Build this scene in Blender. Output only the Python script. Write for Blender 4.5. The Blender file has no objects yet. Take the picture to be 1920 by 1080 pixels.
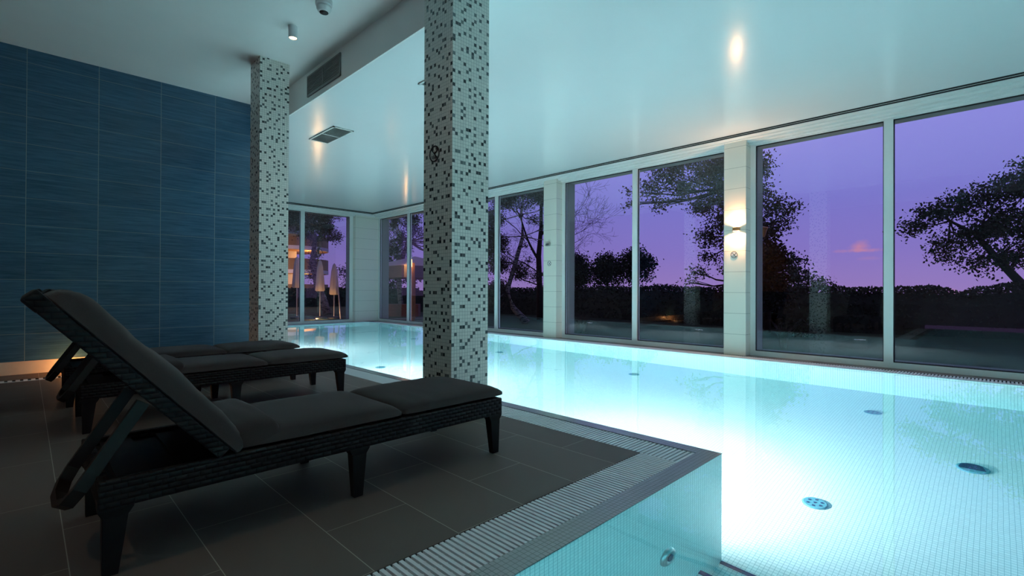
import bpy, bmesh, math, random
from mathutils import Vector, Matrix, noise as mnoise
PI = math.pi
sc = bpy.context.scene
C = sc.collection

# ------------------------------------------------------------------ camera
FPX = 911.87
YAW, PITCH, ROLL = 0.7848, 0.0046, 0.0042
F = Vector((math.cos(YAW), math.sin(YAW), 0)); Rr = Vector((math.sin(YAW), -math.cos(YAW), 0)); Uu = Vector((0, 0, 1))
F2 = F*math.cos(PITCH) + Uu*math.sin(PITCH); U2 = Uu*math.cos(PITCH) - F*math.sin(PITCH)
R3 = Rr*math.cos(ROLL) + U2*math.sin(ROLL); U3 = U2*math.cos(ROLL) - Rr*math.sin(ROLL)
cd = bpy.data.cameras.new('camera'); cam = bpy.data.objects.new('camera', cd); C.objects.link(cam)
cd.sensor_width = 36; cd.lens = FPX/1920*36; cd.clip_start = 0.05; cd.clip_end = 500
cam.matrix_world = Matrix(((R3.x, U3.x, -F2.x, 0), (R3.y, U3.y, -F2.y, 0), (R3.z, U3.z, -F2.z, 1.0), (0, 0, 0, 1)))
sc.camera = cam

# ------------------------------------------------------------------ view, sampling helpers
sc.render.engine = 'CYCLES'
sc.view_settings.view_transform = 'Standard'; sc.view_settings.look = 'None'
sc.view_settings.gamma = 1; sc.view_settings.use_curve_mapping = False
sc.view_settings.exposure = 0.0
cy = sc.cycles
cy.use_denoising = True
cy.max_bounces = 14; cy.diffuse_bounces = 6; cy.glossy_bounces = 6; cy.transmission_bounces = 10
cy.transparent_max_bounces = 24; cy.volume_bounces = 0
cy.sample_clamp_indirect = 8.0; cy.sample_clamp_direct = 0
cy.caustics_reflective = True; cy.caustics_refractive = True
cy.blur_glossy = 0.3

# ------------------------------------------------------------------ dusk sky
w = bpy.data.worlds.new('dusk_sky'); sc.world = w; w.use_nodes = True
nt = w.node_tree; nt.nodes.clear()
def wn(t): return nt.nodes.new(t)
out = wn('ShaderNodeOutputWorld'); bg = wn('ShaderNodeBackground'); tc = wn('ShaderNodeTexCoord')
sep = wn('ShaderNodeSeparateXYZ'); nt.links.new(tc.outputs['Generated'], sep.inputs[0])
ramp = wn('ShaderNodeValToRGB'); nt.links.new(sep.outputs['Z'], ramp.inputs[0])
e = ramp.color_ramp.elements
e[0].position = 0.0; e[0].color = (0.34, 0.215, 0.55, 1)
e[1].position = 0.9; e[1].color = (0.16, 0.15, 0.42, 1)
for p, c in ((0.07, (0.265, 0.195, 0.60)), (0.16, (0.222, 0.20, 0.65)), (0.32, (0.315, 0.295, 0.83)), (0.5, (0.25, 0.24, 0.66))):
    k = e.new(p); k.color = (*c, 1)
# the sky is a little brighter towards +X (where the sun went down) than towards +Y
mr = wn('ShaderNodeMapRange'); mr.inputs[1].default_value = 0.0; mr.inputs[2].default_value = 0.9; mr.inputs[3].default_value = 0.58; mr.inputs[4].default_value = 1.04
nt.links.new(sep.outputs['X'], mr.inputs[0])
# one small pink cloud low in the sky
cdir = Vector((12.11, 2.02, 0.93)).normalized()
sidev = Vector((cdir.y, -cdir.x, 0)).normalized(); upv = sidev.cross(cdir)
def dot(vec):
    n = wn('ShaderNodeVectorMath'); n.operation = 'DOT_PRODUCT'; nt.links.new(tc.outputs['Generated'], n.inputs[0]); n.inputs[1].default_value = vec; return n.outputs['Value']
def mth(op, a, b=None, c=None):
    n = wn('ShaderNodeMath'); n.operation = op
    for i, x in enumerate((a, b, c)):
        if x is None: continue
        if isinstance(x, (int, float)): n.inputs[i].default_value = x
        else: nt.links.new(x, n.inputs[i])
    return n.outputs[0]
ns = wn('ShaderNodeTexNoise'); ns.inputs['Scale'].default_value = 60; ns.inputs['Detail'].default_value = 4
nt.links.new(tc.outputs['Generated'], ns.inputs['Vector'])
def blob(cx, cyy, rx, ry, amp):
    a = mth('DIVIDE', mth('SUBTRACT', dot(sidev), cx), rx); b = mth('DIVIDE', mth('SUBTRACT', dot(upv), cyy), ry)
    r = mth('SQRT', mth('ADD', mth('MULTIPLY', a, a), mth('MULTIPLY', b, b)))
    r = mth('ADD', r, mth('MULTIPLY', mth('SUBTRACT', ns.outputs['Fac'], 0.5), 1.6))
    return mth('MULTIPLY', mth('MAXIMUM', mth('SUBTRACT', 1.0, r), 0.0), amp)
cl = mth('ADD', blob(0, 0.0, 0.018, 0.011, 0.9), blob(0.006, -0.007, 0.04, 0.004, 0.8))
cl = mth('ADD', cl, blob(0.012, -0.020, 0.026, 0.004, 0.25))
cl = mth('ADD', cl, blob(0.115, -0.078, 0.018, 0.008, 0.9))
clc = mth('MINIMUM', mth('MULTIPLY', cl, mth('GREATER_THAN', dot(cdir), 0.0)), 0.85)
sc1 = wn('ShaderNodeVectorMath'); sc1.operation = 'SCALE'; nt.links.new(ramp.outputs[0], sc1.inputs[0]); nt.links.new(mr.outputs[0], sc1.inputs['Scale'])
mx = wn('ShaderNodeMix'); mx.data_type = 'RGBA'; nt.links.new(clc, mx.inputs[0]); nt.links.new(sc1.outputs[0], mx.inputs[6]); mx.inputs[7].default_value = (0.62, 0.26, 0.42, 1)
nt.links.new(mx.outputs[2], bg.inputs[0]); bg.inputs[1].default_value = 1.0
nt.links.new(bg.outputs[0], out.inputs[0])

# ------------------------------------------------------------------ helpers
def obj(name, bm, mat, parent=None, smooth=False, loc=None):
    me = bpy.data.meshes.new(name)
    uv = bm.loops.layers.uv.get('uv') or bm.loops.layers.uv.new('uv')
    bm.normal_update()
    if not bm.faces or not bm.verts: pass
    for f in bm.faces:
        if smooth: f.smooth = True
        if f.tag: continue
        n = f.normal; a = (abs(n.x), abs(n.y), abs(n.z))
        for l in f.loops:
            p = l.vert.co
            if a[0] >= a[1] and a[0] >= a[2]: l[uv].uv = (p.y+26.1, p.z)
            elif a[1] >= a[2]: l[uv].uv = (p.x, p.z)
            else: l[uv].uv = (p.x, p.y)
    bm.to_mesh(me); bm.free()
    o = bpy.data.objects.new(name, me); C.objects.link(o)
    for m in (mat if isinstance(mat, (list, tuple)) else [mat]): me.materials.append(m)
    if parent: o.parent = parent
    if loc: o.location = loc
    return o
def tag(o, label=None, cat=None, group=None, kind=None):
    if label: o['label'] = label
    if cat: o['category'] = cat
    if group: o['group'] = group
    if kind: o['kind'] = kind
    return o
def thing(name, label, cat, loc=(0, 0, 0), rotz=0, group=None):
    o = bpy.data.objects.new(name, None); C.objects.link(o); o.empty_display_size = 0.1
    o.location = loc; o.rotation_euler = (0, 0, rotz)
    return tag(o, label, cat, group)
def struct(name, bm, mat, label=None, parent=None, smooth=False):
    o = obj(name, bm, mat, parent, smooth)
    if not parent: o['kind'] = 'structure'
    if label: o['label'] = label
    return o
def dup(root, loc, label=None):
    r = root.copy(); C.objects.link(r); r.location = loc
    if label: r['label'] = label
    for ch in list(root.children):
        c = ch.copy(); C.objects.link(c); c.parent = r
        for g in ch.children:
            d = g.copy(); C.objects.link(d); d.parent = c
    return r
def bx(bm, x0, x1, y0, y1, z0, z1, bev=0):
    vs = [bm.verts.new(p) for p in ((x0,y0,z0),(x1,y0,z0),(x1,y1,z0),(x0,y1,z0),(x0,y0,z1),(x1,y0,z1),(x1,y1,z1),(x0,y1,z1))]
    fs = [bm.faces.new([vs[i] for i in q]) for q in ((3,2,1,0),(4,5,6,7),(0,1,5,4),(1,2,6,5),(2,3,7,6),(3,0,4,7))]
    if bev:
        es = list({e for f in fs for e in f.edges})
        bmesh.ops.bevel(bm, geom=es, offset=bev, segments=2, profile=0.5, affect='EDGES')
    return bm
def box(*a, bev=0):
    bm = bmesh.new(); return bx(bm, *a, bev=bev)
def prism(bm, poly, z0, z1):
    a = [bm.verts.new((x, y, z0)) for x, y in poly]; b = [bm.verts.new((x, y, z1)) for x, y in poly]
    n = len(poly); bm.faces.new(a[::-1]); bm.faces.new(b)
    for i in range(n): bm.faces.new((a[i], a[(i+1) % n], b[(i+1) % n], b[i]))
    return bm
def quad(bm, pts):
    return bm.faces.new([bm.verts.new(p) for p in pts])
def lathe(bm, prof, seg=32, center=(0,0,0), axis='z', caps=True):
    rings = []
    cx, cyy, cz = center
    for r, h in prof:
        ring = []
        for i in range(seg):
            t = 2*PI*i/seg; a, b = r*math.cos(t), r*math.sin(t)
            p = (a, b, h) if axis == 'z' else ((h, a, b) if axis == 'x' else (b, h, a))
            ring.append(bm.verts.new((p[0]+cx, p[1]+cyy, p[2]+cz)))
        rings.append(ring)
    for A, B in zip(rings, rings[1:]):
        for i in range(seg): bm.faces.new((A[i], A[(i+1) % seg], B[(i+1) % seg], B[i]))
    if caps:
        bm.faces.new(rings[0][::-1]); bm.faces.new(rings[-1])
    return bm
def tube(bm, pts, rad, seg=6, caps=True):
    pts = [Vector(p) for p in pts]; rings = []
    rad = rad if isinstance(rad, (list, tuple)) else [rad]*len(pts)
    up = Vector((0, 0, 1))
    for i, p in enumerate(pts):
        d = (pts[min(i+1, len(pts)-1)] - pts[max(i-1, 0)]).normalized()
        a = d.cross(up)
        if a.length < 0.05: a = d.cross(Vector((1, 0, 0)))
        a.normalize(); b = d.cross(a).normalized()
        rings.append([bm.verts.new(p + (a*math.cos(2*PI*k/seg) + b*math.sin(2*PI*k/seg))*rad[i]) for k in range(seg)])
    for A, B in zip(rings, rings[1:]):
        for k in range(seg): bm.faces.new((A[k], A[(k+1) % seg], B[(k+1) % seg], B[k]))
    if caps: bm.faces.new(rings[0][::-1]); bm.faces.new(rings[-1])
    return bm
def sweep(bm, pts, a_vec, wa, wb):
    """flat bar: section half-size wa along a_vec-ish, wb across"""
    pts = [Vector(p) for p in pts]; rings = []
    av = Vector(a_vec)
    for i, p in enumerate(pts):
        d = (pts[min(i+1, len(pts)-1)] - pts[max(i-1, 0)]).normalized()
        b = d.cross(av)
        b.normalize(); a = b.cross(d).normalized()
        rings.append([bm.verts.new(p + a*sa*wa + b*sb*wb) for sa, sb in ((-1,-1),(1,-1),(1,1),(-1,1))])
    for A, B in zip(rings, rings[1:]):
        for k in range(4): bm.faces.new((A[k], A[(k+1) % 4], B[(k+1) % 4], B[k]))
    bm.faces.new(rings[0][::-1]); bm.faces.new(rings[-1])
    return bm

# ------------------------------------------------------------------ materials
class NT:
    def __init__(s, name):
        s.m = bpy.data.materials.new(name); s.m.use_nodes = True; s.t = s.m.node_tree; s.t.nodes.clear()
        s.o = s.t.nodes.new('ShaderNodeOutputMaterial')
    def n(s, t, **k):
        n = s.t.nodes.new(t)
        for a, b in k.items(): setattr(n, a, b)
        return n
    def L(s, a, b): s.t.links.new(a, b)
    def val(s, x, inp):
        if isinstance(x, (int, float, tuple, list)): inp.default_value = x
        else: s.L(x, inp)
    def M(s, op, a, b=None, c=None):
        n = s.n('ShaderNodeMath', operation=op)
        for i, x in enumerate((a, b, c)):
            if x is not None: s.val(x, n.inputs[i])
        return n.outputs[0]
    def mix(s, f, a, b):
        n = s.n('ShaderNodeMix', data_type='RGBA'); s.val(f, n.inputs[0]); s.val(a, n.inputs[6]); s.val(b, n.inputs[7]); return n.outputs[2]
    def uv(s):
        return s.n('ShaderNodeUVMap', uv_map='uv').outputs[0]
    def sep(s, v):
        n = s.n('ShaderNodeSeparateXYZ'); s.L(v, n.inputs[0]); return n.outputs
    def comb(s, x, y, z=0.0):
        n = s.n('ShaderNodeCombineXYZ'); s.val(x, n.inputs[0]); s.val(y, n.inputs[1]); s.val(z, n.inputs[2]); return n.outputs[0]
    def noise(s, vec, scale, detail=2, rough=0.5):
        n = s.n('ShaderNodeTexNoise'); n.inputs['Scale'].default_value = scale; n.inputs['Detail'].default_value = detail; n.inputs['Roughness'].default_value = rough
        if vec is not None: s.L(vec, n.inputs['Vector'])
        return n.outputs['Fac']
    def bump(s, h, strength=0.3, dist=0.01):
        n = s.n('ShaderNodeBump'); n.inputs['Strength'].default_value = strength; n.inputs['Distance'].default_value = dist; s.L(h, n.inputs['Height']); return n.outputs[0]
    def bsdf(s, col, rough=0.5, metal=0.0, spec=0.5, normal=None, **k):
        n = s.n('ShaderNodeBsdfPrincipled')
        s.val(col if not isinstance(col, tuple) or len(col) == 4 else (*col, 1), n.inputs['Base Color']); s.val(rough, n.inputs['Roughness'])
        n.inputs['Metallic'].default_value = metal; n.inputs['Specular IOR Level'].default_value = spec
        if normal: s.L(normal, n.inputs['Normal'])
        for a, b in k.items(): s.val(b, n.inputs[a.replace('_', ' ')])
        s.L(n.outputs[0], s.o.inputs[0]); return n
def plain(name, col, rough=0.5, metal=0.0, spec=0.5, vary=0.06, scale=8, bump=0.0):
    t = NT(name); tcn = t.n('ShaderNodeTexCoord').outputs['Object']
    f = t.noise(tcn, scale, 3)
    a = tuple(c*(1-vary) for c in col); b = tuple(min(1, c*(1+vary)) for c in col)
    nm = t.bump(t.noise(tcn, scale*12, 2), bump, 0.004) if bump else None
    t.bsdf(t.mix(f, (*a, 1), (*b, 1)), rough, metal, spec, nm)
    return t.m
def grid_mask(t, u, v, su, sv, gu, gv):
    """1 on the joints of a su x sv grid, joint half-widths gu, gv in metres"""
    def one(x, s_, g):
        fr = t.M('FRACT', t.M('DIVIDE', x, s_)); d = t.M('MINIMUM', fr, t.M('SUBTRACT', 1.0, fr))
        return t.M('LESS_THAN', d, g/s_)
    return t.M('MAXIMUM', one(u, su, gu), one(v, sv, gv))
def mosaic(name, T, light, mid, dark, grout, frac=0.19, rough=0.25):
    t = NT(name); s_ = t.sep(t.uv())
    cu = t.M('FLOOR', t.M('DIVIDE', s_[0], T)); cv = t.M('FLOOR', t.M('DIVIDE', s_[1], T))
    bu = t.M('FLOOR', t.M('DIVIDE', cu, 2.0)); bv = t.M('FLOOR', t.M('DIVIDE', t.M('ADD', cv, t.M('MODULO', bu, 3.0)), 3.0))
    wnz = t.n('ShaderNodeTexWhiteNoise', noise_dimensions='3D'); t.L(t.comb(bu, bv, 3.0), wnz.inputs['Vector'])
    w2 = t.n('ShaderNodeTexWhiteNoise', noise_dimensions='3D'); t.L(t.comb(cu, cv, 9.0), w2.inputs['Vector'])
    pick = t.M('FLOOR', t.M('MULTIPLY', wnz.outputs['Value'], 6.0/frac))
    own = t.M('ADD', t.M('SUBTRACT', cu, t.M('MULTIPLY', bu, 2.0)), t.M('MULTIPLY', t.M('SUBTRACT', t.M('ADD', cv, t.M('MODULO', bu, 3.0)), t.M('MULTIPLY', bv, 3.0)), 2.0))
    isd = t.M('COMPARE', pick, own, 0.1)
    lt = t.mix(w2.outputs['Value'], tuple(c*0.9 for c in light)+(1,), tuple(light)+(1,))
    dk = t.mix(t.M('POWER', w2.outputs['Value'], 1.3), tuple(dark)+(1,), tuple(mid)+(1,))
    col = t.mix(isd, lt, dk)
    g = grid_mask(t, s_[0], s_[1], T, T, 0.0011, 0.0011)
    col = t.mix(g, col, tuple(grout)+(1,))
    t.bsdf(col, t.M('ADD', rough, t.M('MULTIPLY', g, 0.5)), 0, 0.5, t.bump(t.M('SUBTRACT', 1.0, g), 0.4, 0.002))
    return t.m
def pooltile(name, T, light, grout, rough=0.2, spec=0.5):
    t = NT(name); s_ = t.sep(t.uv())
    cu = t.M('FLOOR', t.M('DIVIDE', s_[0], T)); cv = t.M('FLOOR', t.M('DIVIDE', s_[1], T))
    wnz = t.n('ShaderNodeTexWhiteNoise', noise_dimensions='3D'); t.L(t.comb(cu, cv, 3.0), wnz.inputs['Vector'])
    g = grid_mask(t, s_[0], s_[1], T, T, 0.0016, 0.0012)
    lt = t.mix(wnz.outputs['Value'], tuple(c*0.93 for c in light)+(1,), tuple(light)+(1,))
    t.bsdf(t.mix(g, lt, tuple(grout)+(1,)), rough, 0, spec)
    return t.m

M = {}
M['mosaic'] = mosaic('speckled_glass_mosaic', 0.0261, (0.84, 0.82, 0.75), (0.17, 0.20, 0.195), (0.018, 0.03, 0.033), (0.34, 0.34, 0.31), 0.94)
M['pool'] = pooltile('white_pool_mosaic', 0.026, (0.86, 0.90, 0.90), (0.36, 0.48, 0.50))
M['nosing'] = pooltile('grey_edge_mosaic', 0.0235, (0.34, 0.36, 0.36), (0.14, 0.15, 0.15), rough=0.22)
M['stripe'] = pooltile('navy_edge_mosaic', 0.026, (0.01, 0.03, 0.16), (0.02, 0.04, 0.12))
# water
t = NT('clear_pool_water')
tcn = t.n('ShaderNodeTexCoord').outputs['Object']
nb = t.noise(tcn, 2.2, 2, 0.5)
nm = t.bump(nb, 0.05, 0.02)
lw = t.n('ShaderNodeBsdfGlass', distribution='GGX'); lw.inputs['IOR'].default_value = 1.33; lw.inputs['Roughness'].default_value = 0.0; lw.inputs['Color'].default_value = (1, 1, 1, 1)
t.L(nm, lw.inputs['Normal'])
va = t.n('ShaderNodeVolumeAbsorption'); va.inputs['Color'].default_value = (0.0, 0.82, 0.88, 1); va.inputs['Density'].default_value = 0.17
t.L(lw.outputs[0], t.o.inputs['Surface']); t.L(va.outputs[0], t.o.inputs['Volume'])
M['water'] = t.m
# blue wall tiles
t = NT('petrol_blue_wall_tile'); s_ = t.sep(t.n('ShaderNodeTexCoord').outputs['Object'])
tw, th = 0.6445, 0.317
uu = t.M('ADD', s_[0], 64.45); vv = t.M('ADD', s_[2], -0.15+3.17)
g = grid_mask(t, uu, vv, tw, th, 0.0025, 0.0018)
cu = t.M('FLOOR', t.M('DIVIDE', uu, tw)); cv = t.M('FLOOR', t.M('DIVIDE', vv, th))
wnz = t.n('ShaderNodeTexWhiteNoise', noise_dimensions='3D'); t.L(t.comb(cu, cv, 1.0), wnz.inputs['Vector'])
st = t.noise(t.comb(t.M('MULTIPLY', s_[0], 2.2), t.M('MULTIPLY', s_[1], 2.2), t.M('ADD', t.M('MULTIPLY', s_[2], 45.0), t.M('MULTIPLY', wnz.outputs['Value'], 50.0))), 1.4, 5, 0.65)
f = t.M('ADD', t.M('MULTIPLY', t.M('SUBTRACT', st, 0.5), 1.8), t.M('ADD', 0.4, t.M('MULTIPLY', wnz.outputs['Value'], 0.2)))
col = t.mix(f, (0.016, 0.056, 0.105, 1), (0.058, 0.155, 0.25, 1))
sp = t.M('GREATER_THAN', st, 0.74); col = t.mix(t.M('MULTIPLY', sp, 0.25), col, (0.3, 0.38, 0.42, 1))
col = t.mix(g, col, (0.20, 0.26, 0.28, 1))
t.bsdf(col, t.M('ADD', 0.16, t.M('MULTIPLY', st, 0.1)), 0, 0.5, t.bump(st, 0.06, 0.004))
M['blue'] = t.m
# anthracite floor
t = NT('anthracite_floor_tile'); s_ = t.sep(t.n('ShaderNodeTexCoord').outputs['Object'])
rx, ly = 0.383, 0.78
xx = t.M('ADD', s_[0], -0.117+38.3)
row = t.M('FLOOR', t.M('DIVIDE', xx, rx))
yy = t.M('ADD', t.M('ADD', s_[1], -2.35+78.0), t.M('MULTIPLY', t.M('ADD', row, -1.0), 0.39))
g = grid_mask(t, xx, yy, rx, ly, 0.0017, 0.0014)
cv = t.M('FLOOR', t.M('DIVIDE', yy, ly))
wnz = t.n('ShaderNodeTexWhiteNoise', noise_dimensions='3D'); t.L(t.comb(row, cv, 5.0), wnz.inputs['Vector'])
fine = t.noise(t.n('ShaderNodeTexCoord').outputs['Object'], 260, 2, 0.7)
base = t.mix(wnz.outputs['Value'], (0.118, 0.084, 0.070, 1), (0.146, 0.104, 0.087, 1))
base = t.mix(t.M('MULTIPLY', fine, 0.5), base, (0.055, 0.055, 0.053, 1))
base = t.mix(t.M('GREATER_THAN', fine, 0.72), base, (0.22, 0.21, 0.2, 1))
base = t.mix(g, base, (0.34, 0.31, 0.26, 1))
t.bsdf(base, 0.6, 0, 0.3, t.bump(fine, 0.15, 0.002))
M['floor'] = t.m
# ceilings
M['ceil'] = plain('matt_white_ceiling_paint', (0.84, 0.83, 0.81), 0.8, 0, 0.2, 0.03, 3)
t = NT('stretched_gloss_ceiling'); tcn = t.n('ShaderNodeTexCoord').outputs['Object']
big = t.noise(tcn, 1.3, 4, 0.6)
sv = t.sep(tcn); brushed = t.noise(t.comb(t.M('MULTIPLY', sv[0], 3.0), t.M('MULTIPLY', sv[1], 30.0), 0.0), 4, 3, 0.6)
t.bsdf(t.mix(big, (0.84, 0.84, 0.84, 1), (0.88, 0.88, 0.88, 1)), t.M('ADD', 0.12, t.M('MULTIPLY', brushed, 0.12)), 0, 0.55, t.bump(brushed, 0.05, 0.004))
M['gloss'] = t.m
# pillar tiles
t = NT('cream_pillar_tile'); s_ = t.sep(t.n('ShaderNodeTexCoord').outputs['Object'])
vv = t.M('ADD', s_[2], 3.25-0.003)
fr = t.M('FRACT', t.M('DIVIDE', vv, 0.325)); g = t.M('LESS_THAN', t.M('MINIMUM', fr, t.M('SUBTRACT', 1.0, fr)), 0.008)
t.bsdf(t.mix(g, (0.74, 0.70, 0.62, 1), (0.34, 0.32, 0.28, 1)), 0.13, 0, 0.5)
M['cream'] = t.m
M['frame'] = plain('powder_coated_window_frame', (0.78, 0.78, 0.76), 0.38, 0, 0.5, 0.02)
M['gasket'] = plain('black_window_gasket', (0.012, 0.012, 0.014), 0.6)
M['sill'] = plain('brown_stone_ledge', (0.10, 0.075, 0.065), 0.35, 0, 0.5, 0.2, 30)
M['grate'] = plain('white_overflow_grating', (0.75, 0.76, 0.77), 0.4)
M['channel'] = plain('dark_drain_channel', (0.012, 0.014, 0.016), 0.6)
M['steel'] = plain('brushed_steel', (0.5, 0.52, 0.54), 0.3, 0.9)
M['teal'] = plain('submerged_inlet_plastic', (0.10, 0.30, 0.36), 0.4)
M['tealdark'] = plain('dark_inlet_opening', (0.01, 0.04, 0.10), 0.5)
M['ventdark'] = plain('dark_vent_cavity', (0.02, 0.021, 0.02), 0.7)
M['ventmetal'] = plain('grey_vent_slats', (0.22, 0.225, 0.22), 0.5)
M['white'] = plain('white_plastic', (0.7, 0.7, 0.7), 0.35)
M['black'] = plain('black_print', (0.008, 0.008, 0.009), 0.6)
M['signwhite'] = plain('white_sign_disc', (0.72, 0.70, 0.68), 0.4)
M['grey'] = plain('grey_render_wall', (0.30, 0.29, 0.28), 0.8)
M['copper'] = plain('copper_lamp_body', (0.55, 0.24, 0.10), 0.3, 0.6)
M['alcove'] = plain('dark_brown_alcove_wall', (0.045, 0.035, 0.03), 0.7)
M['base'] = plain('cream_base_tile', (0.62, 0.56, 0.46), 0.3, 0, 0.5, 0.1, 14)
# cushion fabric
t = NT('charcoal_cushion_fabric'); tcn = t.n('ShaderNodeTexCoord').outputs['Object']
a = t.noise(tcn, 320, 2, 0.8); b = t.noise(tcn, 9, 4, 0.6)
col = t.mix(t.M('MULTIPLY', a, 0.9), (0.011, 0.0075, 0.0072, 1), (0.058, 0.038, 0.036, 1))
t.bsdf(t.mix(t.M('MULTIPLY', b, 0.4), col, (0.032, 0.026, 0.027, 1)), 0.92, 0, 0.15, t.bump(a, 0.25, 0.002), Sheen_Weight=0.12, Sheen_Roughness=0.5)
M['fabric'] = t.m
# wicker
t = NT('dark_moulded_wicker'); s_ = t.sep(t.uv())
cell = 0.04
rowi = t.M('FLOOR', t.M('DIVIDE', s_[1], 0.020))
uo = t.M('ADD', t.M('DIVIDE', s_[0], cell), t.M('MULTIPLY', rowi, 0.5))
fu = t.M('ABSOLUTE', t.M('SINE', t.M('MULTIPLY', uo, PI))); fv = t.M('ABSOLUTE', t.M('SINE', t.M('MULTIPLY', s_[1], PI/0.020)))
hgt = t.M('POWER', t.M('MULTIPLY', fu, fv), 0.6)
t.bsdf(t.mix(hgt, (0.002, 0.002, 0.002, 1), (0.010, 0.008, 0.0075, 1)), 0.55, 0, 0.25, t.bump(hgt, 0.7, 0.008))
M['wicker'] = t.m
M['resin'] = plain('black_brown_resin', (0.007, 0.006, 0.006), 0.5, 0, 0.25, 0.15, 20)
M['bracket'] = plain('grey_brown_resin', (0.022, 0.017, 0.015), 0.5, 0, 0.35, 0.2, 15)
# window glass: fresnel mix of clear and mirror, like a real double pane
t = NT('window_glass')
fz = t.n('ShaderNodeLayerWeight'); fz.inputs['Blend'].default_value = 0.5
f1 = t.M('ADD', 0.045, t.M('MULTIPLY', 0.955, t.M('POWER', fz.outputs['Facing'], 5.0)))
f2 = t.M('DIVIDE', t.M('MULTIPLY', f1, 2.0), t.M('ADD', 1.0, f1))      # two panes
gl = t.n('ShaderNodeBsdfGlossy'); gl.inputs['Roughness'].default_value = 0.0; gl.inputs['Color'].default_value = (0.95, 0.97, 1, 1)
tr = t.n('ShaderNodeBsdfTransparent'); tr.inputs['Color'].default_value = (0.90, 0.92, 0.93, 1)
ms = t.n('ShaderNodeMixShader'); t.L(f2, ms.inputs[0]); t.L(tr.outputs[0], ms.inputs[1]); t.L(gl.outputs[0], ms.inputs[2]); t.L(ms.outputs[0], t.o.inputs[0])
M['glass'] = t.m
def emis(name, col, s, sampling=None):
    t = NT(name); n = t.n('ShaderNodeEmission'); n.inputs[0].default_value = (*col, 1); n.inputs[1].default_value = s; t.L(n.outputs[0], t.o.inputs[0])
    if sampling: t.m.cycles.emission_sampling = sampling
    return t.m
M['poolglow'] = emis('pool_lamp_lens', (0.95, 0.92, 1.0), 120, 'NONE')
M['warmglow'] = emis('warm_lamp_lens', (1.0, 0.66, 0.32), 14)
M['warmglow_dim'] = emis('garden_lamp_glow', (1.0, 0.50, 0.16), 5)
M['lantern'] = emis('lantern_glow', (1.0, 0.55, 0.18), 7)
# outside
M['bark'] = plain('dark_bark', (0.035, 0.028, 0.024), 0.9, 0, 0.2, 0.5, 14, 0.6)
t = NT('birch_bark'); tcn = t.n('ShaderNodeTexCoord').outputs['Object']; sv = t.sep(tcn)
f = t.noise(t.comb(t.M('MULTIPLY', sv[0], 2.0), t.M('MULTIPLY', sv[1], 2.0), t.M('MULTIPLY', sv[2], 9.0)), 2.5, 4, 0.7)
t.bsdf(t.mix(t.M('GREATER_THAN', f, 0.53), (0.28, 0.22, 0.20, 1), (0.04, 0.03, 0.028, 1)), 0.85)
M['birch'] = t.m
def leafmat(name, a, b):
    t = NT(name); tcn = t.n('ShaderNodeTexCoord').outputs['Object']
    t.bsdf(t.mix(t.noise(tcn, 3.0, 3), (*a, 1), (*b, 1)), 0.7, 0, 0.25); return t.m
M['leaf'] = leafmat('dark_green_leaves', (0.018, 0.028, 0.012), (0.04, 0.055, 0.022))
M['leafbrown'] = leafmat('olive_brown_leaves', (0.05, 0.04, 0.025), (0.10, 0.075, 0.045))
M['needle'] = leafmat('dark_pine_needles', (0.010, 0.016, 0.012), (0.022, 0.032, 0.022))
M['hedge'] = leafmat('dark_hedge_leaves', (0.016, 0.022, 0.012), (0.035, 0.042, 0.02))
M['lawn'] = plain('dusk_lawn', (0.045, 0.06, 0.028), 0.95, 0, 0.1, 0.4, 6, 0.5)
M['paving'] = plain('garden_paving', (0.20, 0.19, 0.18), 0.85, 0, 0.2, 0.15, 5)
M['canvas'] = plain('cream_parasol_canvas', (0.62, 0.54, 0.46), 0.85, 0, 0.1, 0.08, 6)
M['canvasgrey'] = plain('taupe_parasol_canvas', (0.22, 0.19, 0.17), 0.85, 0, 0.1, 0.08, 6)
M['wood'] = plain('brown_timber', (0.30, 0.14, 0.055), 0.6, 0, 0.3, 0.3, 6)
M['brickred'] = plain('red_brick_planter', (0.22, 0.10, 0.07), 0.85, 0, 0.2, 0.3, 12)
M['facade'] = plain('white_facade_render', (0.55, 0.50, 0.50), 0.8)
M['balcony'] = plain('bronze_balcony_panel', (0.20, 0.11, 0.04), 0.6)
M['soffit'] = plain('timber_balcony_soffit', (0.50, 0.26, 0.09), 0.6)
M['pane_dark'] = plain('dark_house_window', (0.05, 0.04, 0.05), 0.15)
M['pole'] = plain('galvanised_pole', (0.35, 0.34, 0.36), 0.4, 0.5)

# ------------------------------------------------------------------ key positions (1 unit = camera height above the deck)
XN, YN = 3.03, 1.20          # pool edge of the deck: long side, short side
XW, YE = 7.53, 13.77         # far water edges
ZF = -1.42                   # pool floor
ZC, ZP = 3.80, 3.408         # ceiling over the deck / over the pool
YB = 8.02                    # blue wall
XS = 2.567                   # step between the ceilings
XF = 8.03                    # window frames, long wall
YF = 14.27                   # window frames, end wall
XL, YK = -3.2, -3.6          # walls behind the camera
PX0, PY0 = -1.2, -3.3        # extent of the pool towards the camera

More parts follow.
